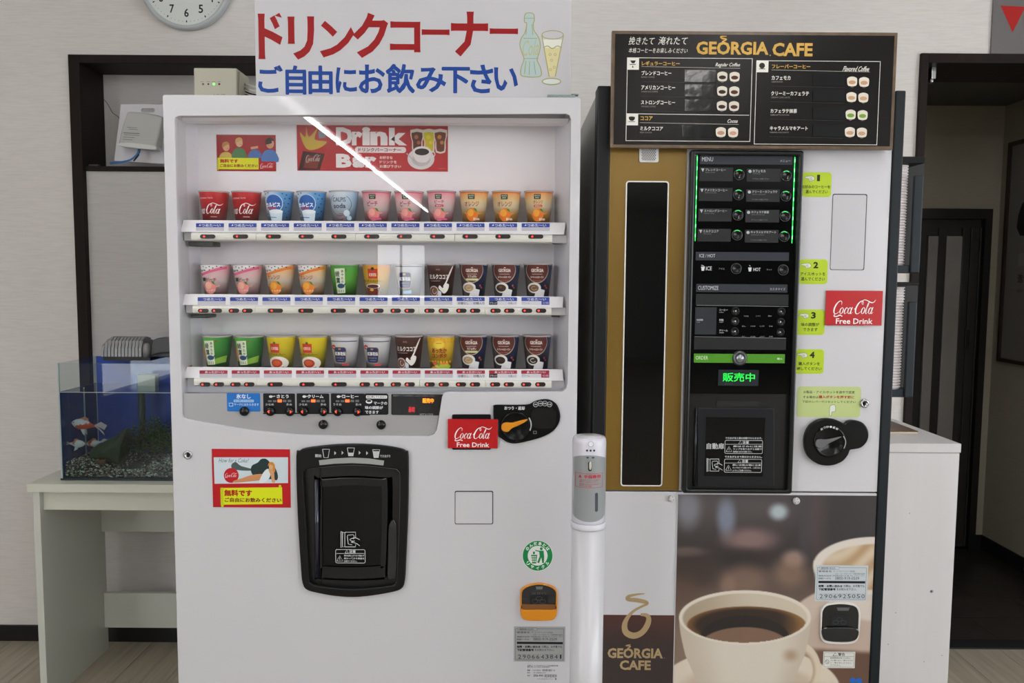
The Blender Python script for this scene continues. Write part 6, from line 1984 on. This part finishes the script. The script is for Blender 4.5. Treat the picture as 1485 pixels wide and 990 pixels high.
for i in range(2600):
    x = random.uniform(-hx + .009, hx - .009); y = random.uniform(-hy + .009, hy - .01) if i > 900 else -hy + random.uniform(.009, .013)
    top = .045 + .012 * sin(x * 17) + .05 * max(0, y + .02)
    z = random.uniform(.010, top) if i < 900 else top + random.uniform(-.004, .002)
    r = random.uniform(.0025, .0048)
    gv.use(random.choice(('#c4b99e', '#8a7d6c', '#f0e8d2', '#4a433b', '#a0745a', '#b0a78e')))
    a_ = random.random() * 3
    vs = [(x + r * cos(a_ + k * 2 * pi / 5), y + r * .8 * sin(a_ + k * 2 * pi / 5), z) for k in range(5)] + [(x, y, z + r * .7), (x, y, z - r * .7)]
    gv.add(vs, [(k, (k + 1) % 5, 5) for k in range(5)] + [((k + 1) % 5, k, 6) for k in range(5)])
gv.build('gravel', root, kind='stuff')
MB('#3b352d').box(-hx + .006, hx - .006, -hy + .016, hy - .006, .0065, .036).build('gravel_bed', root)

# filter hanging on the back edge
q0 = G.p(156, 520, .09); q1 = G.p(234, 496, .09)
root2, H = thing('tank_filter', 'ribbed silver filter hanging on the back edge of the fish tank', 'filter', G, ((q0.x + q1.x) / 2, .09, hz + .004))
hw = (q1.x - q0.x) / 2
ht = q1.z - q0.z + .010
SIL = mat('#949597', .4, .3, bump=.03)
m = MB(SIL)
n = 12; wb = hw * 1.5
for i in range(n):
    xa = -hw + i * wb / n; xb = xa + wb / n * .78
    k = min(1, .55 + .45 * min(1, (i + .7) / 2.2))
    prof = [(-.045, .002), (-.043, ht * .45 * k), (-.034, ht * .82 * k), (-.018, ht * .97 * k), (0, ht * k), (.03, ht * .9 * k), (.045, .002)]
    vs = [(x, y, z) for x in (xa, xb) for y, z in prof]
    m.add(vs, [(j, j + 1, 8 + j, 7 + j) for j in range(6)] + [tuple(range(7))[::-1], tuple(range(7, 14))], False)
m.build('ribbed_cover', root2)
m = MB(mat('#8b8c8c', .4, .5))
m.plate([[(-hw + .003, 0), (-hw + wb, 0), (-hw + wb, ht * .80), (-hw + .02, ht * .80), (-hw + .003, ht * .45)]], -.034, .041, .002)
m.build('cover_core', root2)
MB(mat('#2b2c2d', .5)).box(-hw + .004, hw * .75, -.036, .03, -.012, .002).build('filter_base', root2)
m = MB(SIL); m.lathe([(.010, 0), (.013, .02), (.012, .04), (.006, .048)], (hw * .62, -.035, .0), 14); m.build('flow_knob', root2)
m = MB(mat('#4a4b4c', .4, .3)); m.plate([[(hw * .74, 0), (hw * .76, ht * .6), (hw * .84, ht * .85), (hw * 1.0, ht * .95), (hw * 1.5, ht * .95), (hw * 1.5, 0)]], -.03, .035, .003); m.build('motor_housing', root2)
m = MB(mat('#17181a', .4)); m.tube(cm([(hw * .8, -.05, .0), (hw * 1.0, -.05, ht * .18), (hw * 1.5, -.045, ht * .25), (hw * 2.2, -.04, .01)], 4, False), .003, 6); m.build('power_cord', root2)
# intake pipe and white box under the filter, thermometer rod
m = MB(mat('#b5bdb8', .4)); xp = G.p(214, 590, .05).x
a0, a1, b0, b1 = G.box(200, 543, 226, 567, .05)
m.box(a0, a1, .045, .075, b0, b1); m.build('outlet_box', root, bevel=.003)
m = MB(mat('#20302c', .4)); m.tube([(xp - .02, .05, b0), (xp - .02, .05, .10)], .012, 12); m.build('intake_pipe', root)
m = MB(mat('#8fa0a6', .3)); xt_ = G.p(123, 600, -.02).x; m.tube([(xt_, -.02, zw + .002), (xt_, -.02, .06)], .0022, 8); m.build('air_tube', root)

# driftwood hide, stone, water plant
m = MB(mat('#2a3a18', .8, vary=.5, vscale=30, bump=.6, bscale=60))
A0 = Vector(G.p(136, 655, -.02)); B0 = Vector(G.p(182, 646, -.05))
rings_ = []
nn = 18
for k in range(9):
    f = k / 8
    c_ = A0.lerp(B0, f); r = .040 - .010 * (1 - f) + .006 * f
    for j in range(nn):
        an = 2 * pi * j / nn
        rr_ = r * (1 + .12 * sin(3 * an + k) + .05 * sin(7 * an))
        rings_.append((c_.x + rr_ * .25 * sin(an), c_.y + rr_ * cos(an), max(.022, c_.z + rr_ * sin(an) * (0.65 + .65 * f))))
m.add(rings_, [(k * nn + j, k * nn + (j + 1) % nn, (k + 1) * nn + (j + 1) % nn, (k + 1) * nn + j) for k in range(8) for j in range(nn)] + [tuple(range(nn))[::-1]], True)
m2 = MB(); m2.v, m2.f, m2.mi, m2.sm, m2.mats = m.v, m.f, m.mi, m.sm, m.mats
ob = m2.build('driftwood', F=G, label='hollow dark green log lying on the gravel of the fish tank', cat='driftwood')
so = ob.modifiers.new('thick', 'SOLIDIFY'); so.thickness = .006
q = G.p(147, 674, -.085)
m = MB(mat('#7a4a30', .8, vary=.3, vscale=80, bump=.5, bscale=90))
m.lathe([(.0, -.009), (.010, -.008), (.014, -.001), (.012, .006), (.006, .010), (0, .0105)], (0, 0, 0), 12)
m.v = [(x * 1.25 + q.x + .002 * sin(z * 900), y * .9 + q.y, z * .9 + max(q.z, .052)) for x, y, z in m.v]
m.build('stone', F=G, label='small reddish brown stone on the gravel in front of the log', cat='stone')
root3, H = thing('water_plant', 'bushy dark green water plant behind the log in the fish tank', 'plant', G, (G.p(222, 650, .05).x, .035, .045))
m = MB(mat('#3a6a26', .6, vary=.4, vscale=40)); st = MB(mat('#33401f', .7))
for k in range(46):
    bx, by = random.uniform(-.055, .09), random.uniform(-.040, .045)
    hgt = random.uniform(.07, .135) * (1.1 - abs(bx) * 3)
    lean = (random.uniform(-.02, .02), random.uniform(-.01, .01))
    pts = [(bx + lean[0] * f, by + lean[1] * f, hgt * f) for f in (0, .5, 1)]
    st.tube(pts, .0012, 5)
    for j in range(22):
        f = .15 + .85 * j / 21; a_ = j * 2.4; L_ = .020 * (1.2 - f * .5)
        p = Vector((bx + lean[0] * f, by + lean[1] * f, hgt * f)); dr = Vector((cos(a_), sin(a_), .5)).normalized(); sd = Vector((-sin(a_), cos(a_), 0)) * L_ * .3
        m.add([p, p + dr * L_ * .5 + sd, p + dr * L_, p + dr * L_ * .5 - sd], [(0, 1, 2, 3)])
m.build('leaves', root3); st.build('stems', root3)


def goldfish(px, py, d, L, face, cols, label, tilt=0.0):
    c_ = G.p(px, py, d)
    rt, H = thing('goldfish', label, 'fish', G, (c_.x, d, c_.z), 'goldfish in the tank')
    R = Matrix.Rotation(tilt, 4, 'Y')
    s = face
    m = MB(cols)
    n = 14; prof = [(0, .004), (.06, .08), (.16, .15), (.32, .20), (.5, .19), (.66, .12), (.78, .06), (.86, .05)]
    vs = []
    for f, r in prof:
        for j in range(n):
            an = 2 * pi * j / n
            vs.append(R @ Vector((s * (f - .45) * L, r * L * .62 * cos(an), r * L * sin(an) * (1.0 if sin(an) > 0 else 1.1))))
    m.add(vs, [(k * n + j, k * n + (j + 1) % n, (k + 1) * n + (j + 1) % n, (k + 1) * n + j) for k in range(len(prof) - 1) for j in range(n)] + [tuple(range(n)), tuple((len(prof) - 1) * n + j for j in range(n))], True)
    m.build('body', rt)
    fin = glass((.75, .62, .58), 1.2, name='fin_membrane')
    t_ = MB(mat('#c9b0a8', .5))
    for sg, yv in ((1, .03), (-.9, -.03)):
        o1 = [(.38, 0), (.62, .16 * sg + .02), (.86, .20 * sg - .12), (.78, .03 * sg - .14), (.60, -.04)]
        pts = [R @ Vector((s * x * L, yv * L * (x - .38) * 3, z * L)) for x, z in o1]
        t_.add(pts, [(0, 1, 2, 3, 4)])
    t_.build('tail_fin', rt)
    t_ = MB(mat('#c86a50', .5)); o1 = [(-.18, .18), (.02, .30), (.16, .24), (.20, .12), (0, .17)]
    t_.add([R @ Vector((s * x * L, 0, z * L)) for x, z in o1], [(0, 1, 2, 3, 4)]); t_.build('dorsal_fin', rt)
    t_ = MB(mat('#cdbcb4', .5))
    for yv in (-1, 1):
        t_.add([R @ Vector((s * x * L, yv * (.05 + .1 * abs(z)) * L, z * L)) for x, z in ((-.08, -.15), (.05, -.34), (.14, -.40), (.10, -.14))], [(0, 1, 2, 3)])
    t_.build('belly_fins', rt)
    e = MB('#101010')
    for yv in (-1, 1):
        e.lathe([(0, -.02 * L), (.02 * L, 0), (0, .02 * L)], tuple(R @ Vector((s * -.34 * L, yv * .085 * L, .03 * L))), 8)
    e.build('eyes', rt)


def fish_mat(seed, thr, red='#d8431c'):
    m = bpy.data.materials.new('goldfish_scales'); m.use_nodes = True; nt = m.node_tree
    p = nt.nodes['Principled BSDF']; p.inputs['Roughness'].default_value = .3
    tc = nt.nodes.new('ShaderNodeTexCoord'); mp = nt.nodes.new('ShaderNodeMapping'); mp.inputs['Location'].default_value = (seed, seed, 0)
    n = nt.nodes.new('ShaderNodeTexNoise'); n.inputs['Scale'].default_value = 42
    cr = nt.nodes.new('ShaderNodeValToRGB'); cr.color_ramp.elements[0].position = thr; cr.color_ramp.elements[1].position = thr + .03
    cr.color_ramp.elements[0].color = (*rgb('#e6d8cc'), 1); cr.color_ramp.elements[1].color = (*rgb(red), 1)
    nt.links.new(tc.outputs['Object'], mp.inputs[0]); nt.links.new(mp.outputs[0], n.inputs[0]); nt.links.new(n.outputs[0], cr.inputs[0]); nt.links.new(cr.outputs[0], p.inputs['Base Color'])
    return m


goldfish(121, 615, -.07, .088, 1, fish_mat(.3, .44), 'red and white goldfish swimming highest, at the left of the tank', radians(8))
goldfish(112, 643, -.080, .060, -1, fish_mat(1.7, .55, '#c07a60'), 'pale pinkish goldfish low against the left glass of the tank')
goldfish(136, 642, -.03, .056, 1, fish_mat(2.4, .48), 'white goldfish with red spots just above the log', radians(-8))

# ------------------------------------------------------------------ white cabinet on the right
Yk = 2.22
xR = W.p(1394, 650, Yk).x; zK = W.p(1340, 643, Yk).z
root, G = thing('cabinet', 'pale wood-grain cabinet standing right of the coffee machine', 'cabinet', W, ((.93 + xR) / 2, Yk + .35, 0))
hw = (xR - .93) / 2
CW = wood('#d8d6d8', 'white_woodgrain_panel', 2, 30, 0.025, 0.45)
MB(CW).box(-hw, hw, -.35, .35, zK - .0255, zK).build('top_board', root, bevel=.001)
MB(CW).box(-hw + .001, hw - .002, -.347, .35, 0.0, zK - .0275).build('end_panel', root, bevel=.001)
MB(mat('#8a8686', .6)).box(-hw + .004, hw - .004, -.345, .345, zK - .0275, zK - .0255).build('joint', root)
q = G.p(1351, 857, -.347)
m = MB(mat('#8aa0ac', .3, .6)); m.knob(q.x, q.z, q.y, [(.0042, 0), (.0042, .001), (.002, .0016), (0, .0017)], 14); m.build('screw', root)
a = Art(); a.disc(1351, 857, .9, '#303840', n=8)
for x, y in ((1319, 744), (1340, 959), (1299, 888), (1288, 934), (1366, 950)):
    a.disc(x, y, .8, '#9a8070', n=6)
a.build(on_plane(G, -.3492), 'marks', root)
x0, x1, _, _ = W.box(1255, 615, 1332, 625, 2.36)
root, G = thing('clipboard', 'thin brown board lying on the cabinet behind the coffee machine', 'board', W, ((x0 + x1) / 2, 2.42, zK))
hw = (x1 - x0) / 2
MB(mat('#5b4436', .5, vary=.2)).box(-hw, hw, -.06, .12, .006, .009).build('cover', root, bevel=.001)
MB(mat('#d8ccb0', .7)).box(-hw, hw - .001, -.059, .12, .0005, .006).build('pages', root)
m = MB(mat('#8a7a5c', .3, 1.0)); m.tube(cm([(hw - .075, .05, .009), (hw - .072, .05, .022), (hw - .06, .05, .023), (hw - .055, .05, .009)], 4, False), .002, 6); m.build('clip', root)

# ------------------------------------------------------------------ hand sanitiser dispenser on its post
YS = 1.70
cx = W.p(854, 690, YS).x
root, G = thing('sanitizer_dispenser', 'white column hand sanitiser dispenser with grey nozzle recess between the machines', 'dispenser', W, (cx, YS, 0))
rS = (W.p(878.5, 690, YS).x - W.p(829.5, 690, YS).x) / 2
zz = lambda y: G.p(854, y, -rS).z
PW = mat('#d2d2dc', .25, coat=.4)
zt, zb2 = zz(637), zz(762)
m = MB(PW); m.lathe([(rS * .96, zb2), (rS, zb2 + .004), (rS, zt - .012), (rS * .97, zt - .004), (rS * .88, zt), (0, zt + .0005)], (0, 0, 0), 48); head = m.build('head', root)
m = MB(mat('#c8c8ce', .3)); m.lathe([(rS * .72, zt), (rS * .72, zt + .0012), (0, zt + .0014)], (0, 0, 0), 40); m.build('top_lid', root)
m = MB(PW); m.lathe([(rS * 1.03, zb2 - .013), (rS * 1.04, zb2 - .011), (rS * 1.04, zb2 - .001), (rS * .98, zb2)], (0, 0, 0), 48); m.build('collar', root)
m = MB(mat('#cbcbd0', .3, coat=.2)); m.lathe([(rS * .985, .02), (rS * .985, zb2 - .012)], (0, 0, 0), 48); m.build('post', root)
m = MB(mat('#d5d5da', .4)); m.lathe([(.0, 0), (.14, 0), (.15, .004), (.14, .012), (.05, .02), (0, .02)], (0, 0, 0), 48); m.build('base_plate', root)


def wrapc(R, tap=0.0):
    """print or panel curved round the dispenser: pixel coordinates -> cylinder of radius R"""
    def go(mb, vs, fs, an, L):
        out = []
        vs, fs = slice_u(vs, fs, 3.0)
        for x, y in vs:
            q = G.p(x, y, -R * .98)
            u = max(-.97, min(.97, q.x / R))
            r2 = R + L * 2e-5
            out.append((r2 * u, -r2 * sqrt(1 - u * u), q.z))
        mb.add(out, fs)
    return go


def strips(outline, n=26):
    """cut an outline into narrow vertical strips so that it can bend"""
    bm = bmesh.new()
    f = bm.faces.new([bm.verts.new((x, y, 0)) for x, y in outline])
    lo = min(p[0] for p in outline); hi = max(p[0] for p in outline)
    for i in range(1, n):
        bmesh.ops.bisect_plane(bm, geom=bm.verts[:] + bm.edges[:] + bm.faces[:], plane_co=(lo + (hi - lo) * i / n, 0, 0), plane_no=(1, 0, 0))
    bm.verts.index_update()
    v = [(q.co.x, q.co.y) for q in bm.verts]; fs = [tuple(q.index for q in g.verts) for g in bm.faces]
    bm.free()
    return v, fs


a = Art().z(820, 610, 9.0)
rec = cm([(100, 520), (130, 490), (200, 462), (330, 450), (430, 462), (505, 490), (538, 520), (540, 700)], 4, False) + cm([(540, 1100), (535, 1230), (500, 1280), (420, 1312), (320, 1320), (220, 1312), (135, 1282), (100, 1230), (95, 1100)], 4, False)
v, fs = strips(rec)
a.add(v, fs, mat('#8d9294', .35))
ob = a.build(wrapc(rS, 0), 'recess_panel', root, base=8)
a = Art().z(820, 610, 9.0)
a.ring(332, 302, 37, 4, '#8d8d98'); a.disc(332, 302, 30, '#ececf2')
for x in (283, 328, 374):
    a.disc(x, 388, 14, '#2e2f48', n=16)
a.disc(290, 480, 17, '#3b4044', ry=10, n=14); a.disc(360, 480, 20, '#3b4044', ry=10, n=14)
a.rect(296, 530, 344, 655, '#141616', 22)
a.frame(138, 688, 492, 876, 5, '#b5383c', 6)
RD = '#b82c34'
a.poly([(174, 748), (218, 748), (196, 706)], RD); a.text('手指専用', 240, 706, 460, 752, RD, .03)
a.text('消毒以外にアルコール製剤を', 188, 768, 446, 784, RD, .01); a.text('絶対に入れないで下さい。', 188, 790, 430, 806, RD, .01)
a.text('誤飲防止のためお子様の手の', 188, 822, 464, 838, RD, .01); a.text('届かない所に設置。', 188, 844, 345, 860, RD, .01)
a.rect(384, 940, 426, 1190, '#4e545a', 20)
a.rect(392, 950, 418, 1180, '#3a4046', 12)
a.build(wrapc(rS, 0), 'front_print', root, base=14)
q = G.p(856, 674.5, -rS)
m = MB(mat('#c9c8bc', .3)); m.lathe([(.0018, -.009), (.0026, -.004), (.0026, .004), (.0016, .008)], (q.x, -rS - .001, q.z), 12); m.build('nozzle', root)
